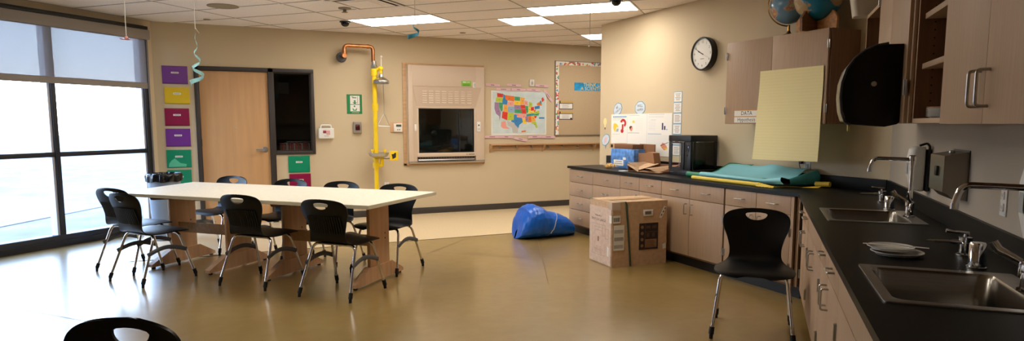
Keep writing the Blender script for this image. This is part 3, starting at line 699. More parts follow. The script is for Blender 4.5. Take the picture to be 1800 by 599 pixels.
base_unit('base_cabinet','base cabinet with two narrow drawers under the open carton',(4.15,6.242,0),RC,.764,[(0,.375,ZD,ZT),(.375,.764,ZD,ZT)],[(0,.375,.118,ZD,'R'),(.375,.764,.118,ZD,'L')])
base_unit('base_cabinet','two door base cabinet right of the cardboard box, under the black printer',(4.15,5.478,0),RC,.918,[(0,.446,ZD,ZT),(.446,.918,ZD,ZT)],[(0,.446,.118,ZD,'R'),(.446,.918,.118,ZD,'L')])
base_unit('base_cabinet','two door base cabinet behind the single black chair, under the teal paper',(4.15,4.545,0),RC,.745,[(0,.373,ZD,ZT),(.373,.745,ZD,ZT)],[(0,.373,.118,ZD,'R'),(.373,.745,.118,ZD,'L')])
fc = thing('corner_filler', 'narrow wooden filler panel in the corner between both cabinet runs', 'panel', (4.15,3.80,0), RC)
MB().box(.0,.03,-.0,.02,.10,ZT).box(.033,.062,.03,.05,.10,ZT).build('panel', m_lam, fc); MB().box(0,.06,.075,.10,0,.10).build('toe_kick', m_toe, fc)
NF = .325
def right_unit(label, s1, s0, drawers, doors, ff=False):
    return base_unit('base_cabinet', label, SN(s1,NF), RR, s1-s0, drawers, doors, ff, .56)
def pair(w, ff=False):
    return ([(0,w,ZD,ZT)] if ff else [(0,w/2,ZD,ZT),(w/2,w,ZD,ZT)]), [(0,w/2,.118,ZD,'R'),(w/2,w,.118,ZD,'L')]
for s1, s0, ff, lab in [(5.43,4.76,False,'two drawer base cabinet next to the corner on the sink wall'),(4.76,3.80,True,'sink base cabinet with plain panel under the far sink'),
                        (3.80,2.95,False,'two drawer base cabinet between the two sinks'),(2.95,1.96,True,'sink base cabinet with plain panel under the near sink'),(1.96,1.1,False,'base cabinet at the near end of the sink wall, mostly outside the view')]:
    d, o = pair(s1-s0, ff); right_unit(lab, s1, s0, d, o, ff)

# ------------------------------------------------------------------ countertop with backsplash
ct = thing('countertop', 'black resin worktop running round the corner under the wall cabinets', 'countertop', (4.13,3.71,.834))
cm = MB(); cm.M = Matrix.Translation((-4.13,-3.71,-.834))
ycor = XC-NRW/S                       # y of the wall corner
NS0 = .297
cm.prism([(4.13,7.44),(XC-.001,7.44),(XC-.001,ycor+.002),SN(4.60,NRW-.001)[:2],SN(4.60,NS0)[:2],(4.13,4.13-NS0/S)], .834, .864, 'xy')
holes = [(4.03,4.555),(2.235,2.735)]
s_prev = 4.60
for a, b in [(4.03,4.555),(2.235,2.735)]:
    sn_box(cm, b, s_prev, NS0, NRW-.001, .834, .864); sn_box(cm, a, b, NS0, .39, .834, .864); sn_box(cm, a, b, .80, NRW-.001, .834, .864); s_prev = a
sn_box(cm, 1.0, s_prev, NS0, NRW-.001, .834, .864)
cm.build('slab', m_counter, ct)
bs = MB(); bs.M = cm.M
bs.box(XC-.021,XC-.001,ycor+.01,7.44,.8645,.965,.002); sn_box(bs, 1.0, 5.79, NRW-.021, NRW-.001, .8645, .965)
bs.build('backsplash', m_counter, ct)

# ------------------------------------------------------------------ upper cabinets
uc = thing('wall_cabinet', 'two door wall cabinet in the corner with globes on top', 'cabinet', (4.45,4.917,1.402), RC, 'wall cabinets')
W = 1.15
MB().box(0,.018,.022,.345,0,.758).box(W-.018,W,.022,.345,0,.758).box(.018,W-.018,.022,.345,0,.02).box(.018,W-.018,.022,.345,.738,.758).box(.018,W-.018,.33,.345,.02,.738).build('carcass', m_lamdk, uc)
for x0,x1,hx in ((0,.556,.002),(.556,1.138,1.14)):
    d = MB().box(x0+.002,x1-.002,0,.019,.001,.757,.0012).build('door', m_lam, uc)
    for z in (.125,.635): hinge(d, hx, z)
# sink-wall cabinets (local x = s1 - s)
def run_cab(label, s1, s0, ztop, n0=.63):
    t = thing('wall_cabinet', label, 'cabinet', SN(s1,n0,1.405), RR, 'wall cabinets'); w = s1-s0; d = NRW-n0-.002; hgt = ztop-1.405
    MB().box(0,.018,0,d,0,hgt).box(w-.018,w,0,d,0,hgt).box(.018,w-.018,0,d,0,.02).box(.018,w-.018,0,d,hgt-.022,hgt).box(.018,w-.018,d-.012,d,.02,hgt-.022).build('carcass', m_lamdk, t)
    MB().box(0,.018,-.001,0,0,hgt).box(.018,w-.018,-.001,0,0,.02).box(.018,w-.018,-.001,0,hgt-.022,hgt).build('edge_band', m_edge, t)
    return t, w, d, hgt
t, w, d, hgt = run_cab('open end wall cabinet holding the white bin on its top', 4.98, 3.39, 2.115)
dd = MB().box(4.98-4.30,4.98-3.90-.0015,-.022,-.003,.001,.86,.001).build('door', m_lam, t); hinge(dd, 4.98-4.30, .70, -.022)
dd = MB().box(4.98-3.90+.0015,4.98-3.47,-.022,-.003,.001,.86,.001).build('door', m_lam, t)
t, w, d, hgt = run_cab('doorless open wall cabinet with two shelves and pegs holes', 3.38, 2.80, 2.30)
for z in (.235,.45): MB().box(.02,w-.02,.02,d-.014,z,z+.024,.001).build('shelf', m_lam, t)
dots = MB()
for x in (.0185,):
    for yy in (.06,d-.07):
        for k in range(20): dots.add([(x,yy-.003,.06+k*.034),(x,yy+.003,.06+k*.034),(x,yy+.003,.066+k*.034),(x,yy-.003,.066+k*.034)], [(0,1,2,3)])
dots.build('peg_holes', m_gap, t)
od = MB().box(-.05,-.031,-.03,-.002,.0,.86,.001).box(-.031,-.004,-.016,-.002,0,.86,.001).build('door_edge', m_lam, t)
hinge(od, -.02, .16, -.028, .02); hinge(od, -.02, .70, -.028, .02)
t, w, d, hgt = run_cab('near wall cabinet with two closed doors and wire pulls', 2.80, 1.55, 2.30)
for x0,x1,hx,kx in ((0,.495,.003,.455),(.495,1.0,.99,.535)):
    dd = MB().box(x0+.0015,x1-.0015,-.022,-.003,-.004,.89,.001).build('door', m_lam, t); handle(dd, kx, .10, .105, True, -.022)
    if x0 == 0:
        for z in (.155,.7): hinge(dd, -.006, z, -.006)
MB().box(1.0015,1.25,-.022,-.003,-.004,.89,.001).build('door', m_lam, t)

# ------------------------------------------------------------------ sinks and taps
def rrect(x0,x1,y0,y1,r,n=5):
    P = []
    for cx,cy,a0 in ((x1-r,y1-r,0),(x0+r,y1-r,90),(x0+r,y0+r,180),(x1-r,y0+r,270)):
        for k in range(n+1):
            a = math.radians(a0+90*k/n); P.append((cx+r*math.cos(a), cy+r*math.sin(a)))
    return P
def loops(m, L, cap=True, mi=0):
    n = len(L[0]); V = [p for l in L for p in l]; F = []
    for i in range(len(L)-1):
        for k in range(n): F.append((i*n+k, i*n+(k+1)%n, (i+1)*n+(k+1)%n, (i+1)*n+k))
    if cap: F.append([(len(L)-1)*n+k for k in range(n)])
    m.add(V, F, mi)
def sink(label, s1, s0):
    t = thing('sink', label, 'sink', SN((s0+s1)/2, .613, .864), RR, 'steel sinks')
    a = (s1-s0)/2; m = MB()
    R = lambda x,y0,y1,r,z: [(p[0],p[1],z) for p in rrect(-x,x,y0,y1,r)]
    loops(m, [R(a,-.245,.245,.012,.0005), R(a,-.245,.245,.012,.005), R(a-.012,-.233,.233,.012,.006), R(a-.04,-.212,.175,.04,.004)], False)
    m.build('rim', m_steel, t)
    m = MB(); loops(m, [R(a-.04,-.212,.175,.04,.004), R(a-.045,-.207,.17,.045,-.008), R(a-.055,-.195,.16,.05,-.13), R(a-.075,-.175,.14,.05,-.155)], True)
    m.build('bowl', mat('bowl_steel_dimmed', (150,146,140), .24, metal=1, grain=(300,8,300,.05)), t, ang=32)  # steel darker than the rim, painting in the dark surroundings it mirrors
    MB().lathe([(.045,-.154),(.045,-.152),(.03,-.153),(.0,-.156)], (0,0,0), 24).build('drain', m_chrome, t)
    return t
sink('far stainless sink set into the black worktop near the corner', 4.585, 4.0)
sink('near stainless sink at the bottom right edge of the picture', 2.77, 2.20)
def faucet(label, s, n):
    t = thing('faucet', label, 'faucet', SN(s,n,.870), RR, 'gooseneck laboratory taps')
    MB().lathe([(.03,0),(.03,.008),(.022,.012),(.02,.06),(.024,.065),(.024,.085),(.016,.092)], seg=20).build('base', m_chrome, t)
    MB().tube([(0,0,.085),(0,0,.335)], .0125, 14).lathe([(.018,.30),(.018,.325),(.021,.328),(.021,.35),(.014,.355),(0,.355)], seg=18).build('column', m_chrome, t)
    MB().tube(bend([(0,0,.33),(0,-.20,.335),(0,-.215,.27)], .045, 7), .0105, 12).lathe([(.013,.255),(.013,.275)], (0,-.2152,0), 14).build('spout', m_chrome, t)
    for q in (1,-1):
        m = MB().lathe([(.012,0),(.014,.03),(.012,.05)], (q*.05,.0,.035), 14).tube([(0,0,.045),(q*.05,0,.05)], .011, 12)
        m.tube([(q*.05,-.005,.085),(q*.065,-.03,.10),(q*.085,-.06,.115),(q*.09,-.075,.14)] if q < 0 else [(q*.05,-.005,.085),(q*.06,-.02,.11),(q*.064,-.02,.15)], [.008,.009,.012,.011] if q < 0 else [.008,.01,.009], 10, flat=(1.3,.7))
        m.build('blade_handle', m_chrome, t)
    return t
faucet('chrome gooseneck tap standing behind the far sink', 4.29, .815)
faucet('chrome gooseneck tap at the right edge behind the near sink', 2.49, .815)
def airgap(label, s, n, hgt):
    t = thing('air_gap', label, 'fitting', SN(s,n,.866), RR, 'chrome air gap caps')
    MB().lathe([(.034,0),(.034,.004),(.03,.006)], seg=22).build('flange', m_chrome, t)
    MB().lathe([(.028,.004),(.028,hgt-.006),(.024,hgt),(0,hgt)], seg=24).build('cap', m_chrome, t)
airgap('short chrome cylinder on the worktop beside the far sink', 4.645, .77, .085)
airgap('short chrome cylinder on the worktop beside the near sink', 2.865, .775, .095)
def turret(label, s, n):
    t = thing('gas_turret', label, 'gas tap', SN(s,n,.866), RR, 'bench gas taps')
    MB().lathe([(.03,0),(.03,.006),(.02,.01),(.019,.05),(.024,.055),(.024,.075),(0,.08)], seg=20).build('body', m_chrome, t)
    prof = [(.009,-.02)]
    for k in range(9): prof += [(.0085-.0004*k,-.05-.009*k),(.006-.0003*k,-.058-.009*k)]
    MB().lathe([(.011,0),(.011,-.045)]+prof[1:]+[(0,-.14)], (0,0,.055), 12, axis='y').build('hose_nozzle', m_nickel, t)
    MB().tube([(0,0,.075),(0,0,.09)], .009, 10).tube([(0,.01,.092),(0,-.045,.096),(0,-.07,.10)], [.007,.006,.008], 8, flat=(1,1.4)).build('lever', m_chrome, t)
turret('chrome bench gas tap with ribbed nozzle behind the far sink', 5.10, .80)
turret('chrome bench gas tap with ribbed nozzle between near sink and plates', 3.12, .80)

def soap(label, s):
    t = thing('soap_dispenser', label, 'soap dispenser', SN(s,NRW,1.0), RR, 'white soap dispensers')
    m = MB(); n = 5
    L = [[(x,y,z) for x,y in rrect(-.058*k,.058*k,-.118*kk,-.03,.03)] for z,k,kk in ((0,.8,.62),(.01,.92,.82),(.09,1,.96),(.2,1,1),(.25,.95,.93),(.265,.8,.8))]
    m.add([p for p in L[0]][::-1], [list(range(len(L[0])))]); loops(m, L, True); m.build('body', m_white, t)
    MB().box(-.045,.045,-.029,-.001,.0,.25,.006).build('back_plate', m_black, t)
    MB().tube(bend([(.052,-.07,.272),(.052,-.03,.288),(.052,-.016,.27),(.052,-.016,.16),(.052,-.02,.0)], .015), .007, 8).build('push_bar', m_black, t)
    MB().rect(-.02,.02,.10,.17,-.1195).build('sight_window', mat('soap_window',(176,182,186),.2), t)
soap('white soap dispenser on the wall above the far tap', 4.56)
soap('white soap dispenser cut off by the right edge of the picture', 2.68)
t = thing('towel_dispenser', 'brushed steel folded towel dispenser on the sink wall', 'towel dispenser', SN(3.90,NRW,1.03), RR)
MB().prism([(-.107,.215),(-.001,.235),(-.001,.0),(-.06,.0),(-.085,.025),(-.107,.035)], -.14, .14, 'yz').build('cabinet', mat('brushed_steel', (150,140,130), .32, metal=1), t)
MB().box(-.145,.145,-.004,-.0005,-.005,.242).build('back_plate', m_grayp, t)
MB().lathe([(.014,.226),(.014,.236),(0,.236)], (.02,-.05,0), 14).build('lock', m_nickel, t)
MB().box(.0,.04,-.118,-.104,.11,.16,.004).build('pull_tab', m_black, t)
outlet('wall_outlet', 'wall outlet above the backsplash left of the near soap dispenser', SN(3.24,NRW,1.082), RR, group='wall outlets', hh=.062)
o = outlet('wall_outlet', 'wall outlet with a cord just under the hanging yellow paper', (XC,4.235,1.055), RC, group='wall outlets')
tag(MB().tube(bend([(0,-.012,0),(0,-.05,-.01),(.03,-.05,-.08),(.06,-.04,-.16)], .02), .004, 8).box(-.014,.014,-.04,-.008,-.014,.016,.004).build('power_cord', m_black), 'black power cord plugged into the outlet under the yellow paper', 'cord', loc=(XC,4.285,1.06), rz=RC)

# black roll towel dispenser on the cabinet front (profile faces the camera)
t = thing('roll_towel_dispenser', 'big black rounded roll towel dispenser below the white bin', 'towel dispenser', SN(3.66,.606,1.40), RR)
prof = [(0,.372),(-.06,.373),(-.11,.365),(-.155,.345),(-.195,.31),(-.228,.26),(-.245,.20),(-.248,.13),(-.24,.06),(-.225,.015),(-.20,.0),(-.06,-.012),(-.01,0),(0,.01)]
prof = [(a,b) for a,b in prof]
MB().prism(prof, -.14, .125, 'yz').build('cover', mat('gloss_black', (6,7,8), .2, spec=.3), t)
pf = prof[2:10]; bd = MB()
for a,b in zip(pf[:-1],pf[1:]): pass
V = []
for (y,z) in prof[1:11]: V += [(-.1445,y*1.012,.16+(z-.16)*1.02),(.1295,y*1.012,.16+(z-.16)*1.02)]
bd.tube([(.127,y*1.02-.002,.17+(z-.17)*1.02) for y,z in prof[1:11]], .006, 8).build('edge_bead', mat('grey_bead',(70,72,76),.3), t)
fc_ = MB(); pp = prof[3:10]
Vf = []
for y,z in pp: Vf += [(-.13,y-.0015,z),(.115,y-.0015,z)]
fc_.add(Vf, [(2*i,2*i+1,2*i+3,2*i+2) for i in range(len(pp)-1)]); fc_.build('smoked_window', mat('smoked_window', (66,60,52), .25), t)
MB().lathe([(.012,.1245),(.012,.129),(.004,.129),(.004,.131),(0,.131)], (0,-.115,.19), 16, axis='x').build('lock', m_nickel, t)
MB().box(-.05,-.03,-.2,-.185,-.035,.0,.002).build('paper_tab', mat('tab_yellow',(216,196,120),.6), t)
MB().box(.09,.118,-.240,-.226,.03,.09,.002).build('side_label', m_paper, t)

t = thing('storage_bin', 'white plastic bin standing on top of the end wall cabinet', 'bin', SN(5.04,.70,2.116), RR)
m = MB(); R = lambda x,y,r,z: [(p[0],p[1],z) for p in rrect(-x,x,-y,y,r)]
loops(m, [R(.07,.15,.03,0), R(.085,.172,.03,.15), R(.1,.19,.03,.152), R(.1,.19,.03,.165), R(.083,.168,.03,.16), R(.068,.148,.03,.01)], True); m.add(R(.07,.15,.03,0), [list(range(24))]); m.build('tub', mat('bin_white', (214,206,192), .4), t)
t = thing('plate_pack', 'pack of white paper plates lying on the open cabinet floor', 'plates', SN(3.15,.735,1.4255), RR)
m = MB()
for k in range(6): m.lathe([(.03,.006*k),(.08,.006*k),(.098,.006*k+.008),(.1,.006*k+.0095),(.08,.006*k+.003),(0,.006*k+.003)], (0,0,0), 28)
m.build('plates', m_paper, t); MB().lathe([(.085,.036),(.099,.045),(.099,.0455),(.0,.04)], seg=28).build('printed_plate', mat('plate_print', (214,170,150), .7, noise=(22,.2)), t)
def plate(label, s, n, z, r):
    m = MB().lathe([(r*.6,0),(r*.8,.001),(r*.86,.008),(r,.013),(r,.0155),(r*.85,.012),(r*.78,.005),(0,.004)], seg=36)
    tag(m.build('plate', m_paper), label, 'plate', 'plates on the worktop', SN(s,n,z), 0)
plate('lower of two white plates lying between the sinks', 3.05, .545, .8645, .098)
plate('upper white plate lying on another between the sinks', 3.075, .525, .8805, .088)
tag(MB().sheet(lambda u,v: (-.12+.24*u, -.012+.024*v, .0+.002*math.sin(u*3)), 8, 3, .001).build('paper_strip', m_paper), 'narrow paper strip pinched between the two plates', 'paper', loc=SN(3.09,.545,.8945), rz=-PI*.3)

# ------------------------------------------------------------------ on the corner cabinet and wall
def globe_material(name, sea, land, sc, seed):
    m = bpy.data.materials.new(name); m.use_nodes = True; nt = m.node_tree; b = nt.nodes['Principled BSDF']; N = nt.nodes.new; L = nt.links.new
    tc = N('ShaderNodeTexCoord'); mp = N('ShaderNodeMapping'); mp.inputs['Location'].default_value = seed; L(tc.outputs['Object'], mp.inputs['Vector'])
    n = N('ShaderNodeTexNoise'); n.inputs['Scale'].default_value = sc; n.inputs['Detail'].default_value = 6; L(mp.outputs['Vector'], n.inputs['Vector'])
    r = N('ShaderNodeValToRGB'); e = r.color_ramp.elements; e[0].position = .54; e[0].color = rgb(sea); e[1].position = .56; e[1].color = rgb(land[0])
    for p,c in zip((.6,.64,.69), land[1:]): x = e.new(p); x.color = rgb(c)
    L(n.outputs['Fac'], r.inputs['Fac']); L(r.outputs['Color'], b.inputs['Base Color']); b.inputs['Roughness'].default_value = .22; return m
t = thing('desk_globe', 'pale blue globe on a tilted meridian, left on the corner cabinet', 'globe', (4.60,4.33,2.161))
MB().ball((0,0,.27), .16, 0, 4).build('ball', globe_material('globe_pale', (116,158,190), [(206,176,150),(190,120,110),(200,190,120),(150,120,150)], 7, (3,1,2)), t)
MB().tube([(.178*math.sin(a)*math.sin(-.9), .178*math.sin(a)*math.cos(-.9), .27+.178*math.cos(a)) for a in [PI*(.02+.96*k/20) for k in range(21)]], .0055, 8, flat=(1,2)).build('meridian', mat('brass', (150,116,64), .35, metal=1), t)
MB().tube([(0,0,.02),(0,0,.10)], .012, 10).lathe([(.10,0),(.10,.006),(.06,.014),(.02,.03),(.012,.05)], seg=26).build('base', mat('brass', (150,116,64), .35, metal=1), t)
t = thing('floor_globe', 'bright blue globe resting in a wooden cradle, right on the corner cabinet', 'globe', (4.585,4.02,2.161))
MB().ball((0,0,.278), .188, 0, 4).build('ball', globe_material('globe_bright', (38,128,168), [(186,160,120),(176,150,110),(196,176,140),(160,140,110)], 4.2, (1.3,.2,.9)), t)
MB().tube([(.189*math.cos(a),.189*math.sin(a),.278) for a in [2*PI*k/48 for k in range(48)]], .0022, 6, closed=True).build('equator_band', mat('globe_line', (24,88,120), .4), t)
def cradle(th):
    P = [(-.19,0)]+[(.19,0)]+[(.195,.10)]+[(.19*math.sin(a), .278-.19*math.cos(a)) for a in [math.radians(52-104*k/14) for k in range(15)]]+[(-.195,.10)]
    return P
m = MB(); m.M = Matrix.Rotation(PI/2+.05, 4, 'Z'); m.prism(cradle(0), -.012, .012, 'xz'); m.build('cradle', mat('cradle_wood', (206,146,84), .5, grain=(3,40,40,.1)), t)
m = MB(); m.M = Matrix.Rotation(.05, 4, 'Z'); m.prism(cradle(0), -.012, .012, 'xz'); m.build('cradle', mat('cradle_wood_dark', (120,80,46), .5, grain=(3,40,40,.1)), t)

def paper_lines():
    m = bpy.data.materials.new('ruled_yellow'); m.use_nodes = True; nt = m.node_tree; b = nt.nodes['Principled BSDF']; N = nt.nodes.new; L = nt.links.new
    tc = N('ShaderNodeTexCoord'); s = N('ShaderNodeSeparateXYZ'); L(tc.outputs['Object'], s.inputs[0])
    a = N('ShaderNodeMath'); a.operation = 'MULTIPLY'; a.inputs[1].default_value = 1/.0255; L(s.outputs['Z'], a.inputs[0])
    f_ = N('ShaderNodeMath'); f_.operation = 'FRACT'; L(a.outputs[0], f_.inputs[0]); g = N('ShaderNodeMath'); g.operation = 'LESS_THAN'; g.inputs[1].default_value = .09; L(f_.outputs[0], g.inputs[0])
    mx = N('ShaderNodeMix'); mx.data_type = 'RGBA'; mx.inputs[6].default_value = rgb((244,232,178)); mx.inputs[7].default_value = rgb((234,221,166)); L(g.outputs[0], mx.inputs[0]); L(mx.outputs[2], b.inputs['Base Color'])
    b.inputs['Roughness'].default_value = .8; b.inputs['Subsurface Weight'].default_value = 0; return m
t = MB().sheet(lambda u,v: (-.033*(1-v)+u*(.67+.04*(1-v))+.004*math.sin(v*9), -.012-.03*(1-v)**1.5*(.4+.6*math.sin(u*PI))-.012*math.sin(v*5+1)*(1-v), -.782*(1-v)+.012*u*(1-v)), 14, 22, .0008)
tag(t.build('chart_paper', paper_lines()), 'big yellow ruled paper sheet taped to the corner wall cabinet', 'paper', loc=(4.45,4.478,1.868), rz=RC)
m_or = mat('orange_edge', (226,160,70), .7)
for z, txt, sz, lab in ((1.474,'DATA',.052,'upper white label strip lettered DATA on the corner cabinet'),(1.415,'Hypothesis',.05,'lower white label strip lettered Hypothesis on the corner cabinet')):
    m = MB().box(0,.335,-.0012,0,0,.056,0,2).rect(.0,.335,.0,.050,-.0016,0).text(txt,sz,.155,.026,-.002,1)
    tag(m.build('label_strip', [m_paper, m_ink, m_or]), lab, 'label', 'label strips on the cabinet', (4.4495,4.79,z), RC)

# clock
t = thing('wall_clock', 'round white wall clock with a deep black rim', 'clock', (XC,5.615,2.145), RC)
MB().lathe([(.172,-.001),(.176,-.02),(.176,-.062),(.168,-.072),(.160,-.072),(.158,-.056),(0,-.056)], seg=56, axis='y').build('case', m_black, t)
m = MB().lathe([(.158,-.057),(.0,-.0572)], seg=56, axis='y', mi=0)
for k in range(12):
    a = PI/2-k*PI/6; m.text(str(12 if k == 0 else k), .036, .124*math.cos(a), .124*math.sin(a), -.0585, 1)
for k in range(60):
    a = k*PI/30; c, s_ = math.cos(a), math.sin(a); r0 = .146 if k%5 else .142
    m.flat([(r0*c-.0008*s_, r0*s_+.0008*c),(.152*c-.0008*s_, .152*s_+.0008*c),(.152*c+.0008*s_, .152*s_-.0008*c),(r0*c+.0008*s_, r0*s_-.0008*c)], -.0585, 1)
m.rect(-.03,.03,-.055,-.05,-.0585,1)
m.build('dial', [m_paper, m_ink], t)
def hand(L_, w, ang, y, tail=.02):
    a = PI/2-ang; c, s_ = math.cos(a), math.sin(a)
    return [(-tail*c-w*s_, -tail*s_+w*c),(L_*c-w*.5*s_, L_*s_+w*.5*c),(L_*c+w*.5*s_, L_*s_-w*.5*c),(-tail*c+w*s_, -tail*s_-w*c)]
MB().prism(hand(.075,.005,2*PI*(9+48/60)/12,0), -.0625, -.061).build('hour_hand', m_ink, t)
MB().prism(hand(.12,.0035,2*PI*50/60,0), -.0645, -.063).build('minute_hand', m_ink, t)
MB().prism(hand(.12,.001,2*PI*19/60,0,.035), -.0665, -.0655).build('second_hand', m_red, t)

# science poster, speech bubbles, cards
t = thing('science_poster', 'white poster with a red question mark and a bar chart', 'poster', (XC,7.445,1.02), RC)
PW, PH = 1.285, .51
m_po = [m_paper, mat('poster_red',(196,36,48),.7), mat('poster_yellow',(240,206,70),.7), mat('poster_navy',(52,44,96),.7), mat('poster_grey',(170,176,190),.7), mat('poster_blue',(96,150,200),.7), mat('poster_skin',(224,150,120),.7), mat('poster_hair',(96,40,40),.7)]
m = MB().box(0,PW,-.004,-.001,0,PH)
def PX(x, y): return ((x-84)/(716-84)*PW, PH-(y-180)/(600-180)*PH*.80)
Y_ = -.0045
# question mark
c0 = PX(222,300); arc = [(c0[0]+.052*math.cos(a), c0[1]+.042*math.sin(a)) for a in [math.radians(165-225*k/12) for k in range(13)]]
for (a,b),(c,d_) in zip(arc[:-1], arc[1:]):
    pa, pb = ((a-c0[0])*.55+c0[0],(b-c0[1])*.55+c0[1]), ((c-c0[0])*.55+c0[0],(d_-c0[1])*.55+c0[1])
    m.flat([(a+(a-c0[0])*.35,b+(b-c0[1])*.35),(c+(c-c0[0])*.35,d_+(d_-c0[1])*.35),pb,pa], Y_, 1)
q1 = PX(218,345); m.rect(q1[0]-.02,q1[0]+.018,q1[1]-.035,q1[1]+.03,Y_,1)
q2 = PX(212,403); m.flat([(q2[0]+.035*math.cos(a*PI/8), q2[1]+.026*math.sin(a*PI/8)) for a in range(16)], Y_, 1)
# banana
bn = [PX(*p) for p in [(115,305),(128,300),(150,310),(165,340),(165,365),(150,350),(140,380),(135,415),(125,410),(112,380),(108,345)]]; m.flat(bn, Y_, 2)
m.flat([PX(*p) for p in [(150,375),(172,370),(170,412),(140,415)]], Y_-.0002, 4)
m.flat([PX(*p) for p in [(292,350),(305,335),(325,340),(328,370),(320,405),(305,400),(296,380)]], Y_, 6); m.flat([PX(*p) for p in [(290,352),(305,334),(322,340),(312,360),(302,385)]], Y_-.0002, 7)
m.flat([PX(*p) for p in [(322,280),(335,262),(350,275),(348,295),(330,298)]], Y_, 2)
m.flat([PX(*p) for p in [(622,298),(635,298),(635,382),(622,382)]], Y_, 3); m.flat([PX(*p) for p in [(642,335),(656,335),(656,382),(642,382)]], Y_, 3); m.flat([PX(*p) for p in [(662,372),(676,374),(676,382),(662,382)]], Y_, 5)
for x in (268,476): m.flat([PX(x,185),PX(x+1.5,185),PX(x+1.5,640),PX(x,640)], Y_, 4)
def bars(x0,x1,y,c,h_=4,n=12):
    for k in range(n):
        a = x0+(x1-x0)*k/n; m.flat([PX(a,y),PX(a+(x1-x0)/n*.7,y),PX(a+(x1-x0)/n*.7,y+h_),PX(a,y+h_)], Y_, c)
bars(105,262,205,5,20,11); bars(105,262,238,1,2,1); bars(285,400,197,4,5); bars(495,645,190,4,6); bars(278,400,423,5,7); bars(488,620,430,5,8); bars(100,190,254,4); bars(100,190,445,4)
for y in (215,228,): bars(490,700,y,4,2,1)
for y in (258,): bars(515,565,y,4,5)
for k in range(7): bars(490,592,275+k*18,4,1.5,1)
for k in range(9): bars(488,700,450+k*14,4,2,14)
for k in range(8): bars(360,465,245+k*20,4,1,1)
m.flat([PX(*p) for p in [(612,575),(632,535),(650,545),(672,580),(678,610),(650,630),(625,600)]], Y_, 6); m.flat([PX(*p) for p in [(640,600),(680,600),(670,625)]], Y_-.0002, 2); m.flat([PX(*p) for p in [(612,572),(686,528),(688,533),(614,578)]], Y_-.0003, 3)
m.build('sheet', m_po, t)
def cloud(label, y, z, w, h_, l1, l2, rot, tail):
    m = MB(); P = []
    for k in range(48):
        a = 2*PI*k/48; r = 1+.07*abs(math.sin(a*4)); P.append((w*r*math.cos(a), h_*r*math.sin(a)))
    c, s_ = math.cos(rot), math.sin(rot); Rt = lambda L_: [(x*c-z_*s_, x*s_+z_*c) for x,z_ in L_]
    m.prism(Rt(P), -.0035, -.001, mi=0); m.flat(Rt([(x*.9,z_*.88) for x,z_ in P]), -.0038, 1)
    m.prism(Rt([(-w*.5,-h_*.8),(-w*.1,-h_*.9),(tail,-h_*1.6)]), -.0034, -.001, mi=0)
    tx = Rt([(0,h_*.32),(0,-h_*.28)])
    if l1: m.text(l1, h_*.62, tx[0][0], tx[0][1], -.0041, 2, rot); m.text(l2, h_*.52, tx[1][0], tx[1][1], -.0041, 2, rot, .85)
    else:
        m.flat(Rt([(-w*.5,-h_*.4),(w*.1,-h_*.5),(w*.5,h_*.1),(w*.2,h_*.45),(-w*.3,h_*.3)]), -.0042, 3)
    tag(m.build('speech_bubble', [mat('bubble_edge',(110,160,188),.7), mat('bubble_fill',(206,218,230),.7), m_ink, mat('bubble_print',(224,190,196),.7)]), label, 'speech bubble', 'paper speech bubbles', (XC,y,z), RC)
cloud('slanting pale blue speech bubble at the top left corner of the poster', 7.30, 1.595, .10, .075, 'BE', 'CURIOUS', .45, -.06)
cloud('upright pale blue speech bubble over the middle of the poster', 6.80, 1.60, .105, .082, 'WILL', 'HAPPEN', .05, -.03)
cloud('pale blue bubble with pink print left of the poster, lowest of the three', 7.58, 1.19, .10, .07, '', '', .45, -.05)
m = MB().flat([(.042*math.cos(a), .05*math.sin(a)+.02) for a in [k*PI/10 for k in range(20)]], -.003, 0).flat([(-.02,-.02),(.02,-.02),(.014,-.06),(-.014,-.06)], -.0031, 0).rect(-.013,.013,-.085,-.058,-.0032,1)
tag(m.build('light_bulb_cutout', [mat('bulb_yellow',(238,222,160),.7), mat('bulb_brown',(120,84,60),.7)]), 'paper light bulb cutout stuck left of the poster', 'cutout', loc=(XC,7.60,1.415), rz=RC)
for k in range(6):
    z = 1.65-k*.1215
    m = MB().box(0,.145,-.003,-.001,0,.119,0,1).rect(.006,.139,.007,.112,-.0033,0)
    for j in range(6): m.rect(.025+.008*((j*k+j)%3),.12-.007*((j+k)%3),.092-j*.014,.0965-j*.014,-.0036,2)
    lab = ['topmost text card in the column right of the poster','second text card from the top right of the poster','third text card from the top right of the poster','text card right above the black printer','text card seen through the upper printer window','text card seen through the lower printer window'][k]
    tag(m.build('text_card', [m_paper, mat('card_blue_edge',(130,178,206),.7), mat('card_ink',(120,88,96),.8)]), lab, 'card', 'text cards beside the poster', (XC,6.142+.003*(k%2),z), RC)

# ------------------------------------------------------------------ things on the corner worktop
ZC = .8645
t = thing('printer', 'black box shaped 3D printer with glass door on the worktop', 'printer', (4.42,5.727,ZC), RC)
PWD, PD, PHT = .355, .355, .42
m_ch = mat('printer_charcoal', (22,24,31), .4)
MB().box(0,PWD,.012,PD,.0,.06,.006).build('base', m_ch, t)
MB().box(-.004,PWD+.004,0,PD,.355,PHT,.008).build('top_lid', m_ch, t)
MB().box(0,.022,.006,.03,.06,.355).box(PWD-.10,PWD-.002,.006,.04,.06,.355,.004).box(0,.02,PD-.03,PD,.06,.355).box(PWD-.02,PWD,PD-.03,PD,.06,.355).build('corner_post', m_ch, t)
MB().box(.02,PWD-.02,PD-.012,PD-.002,.06,.355).build('back_panel', m_glass, t)
dd = MB().box(.022,.055,.0,.012,.062,.352,.002).box(.205,.255,.0,.012,.062,.352,.002).box(.055,.205,.0,.012,.062,.085).box(.055,.205,.0,.012,.335,.352).build('door', m_ch, t)
MB().box(.055,.205,.004,.007,.085,.335).build('door_glass', m_glass, dd)
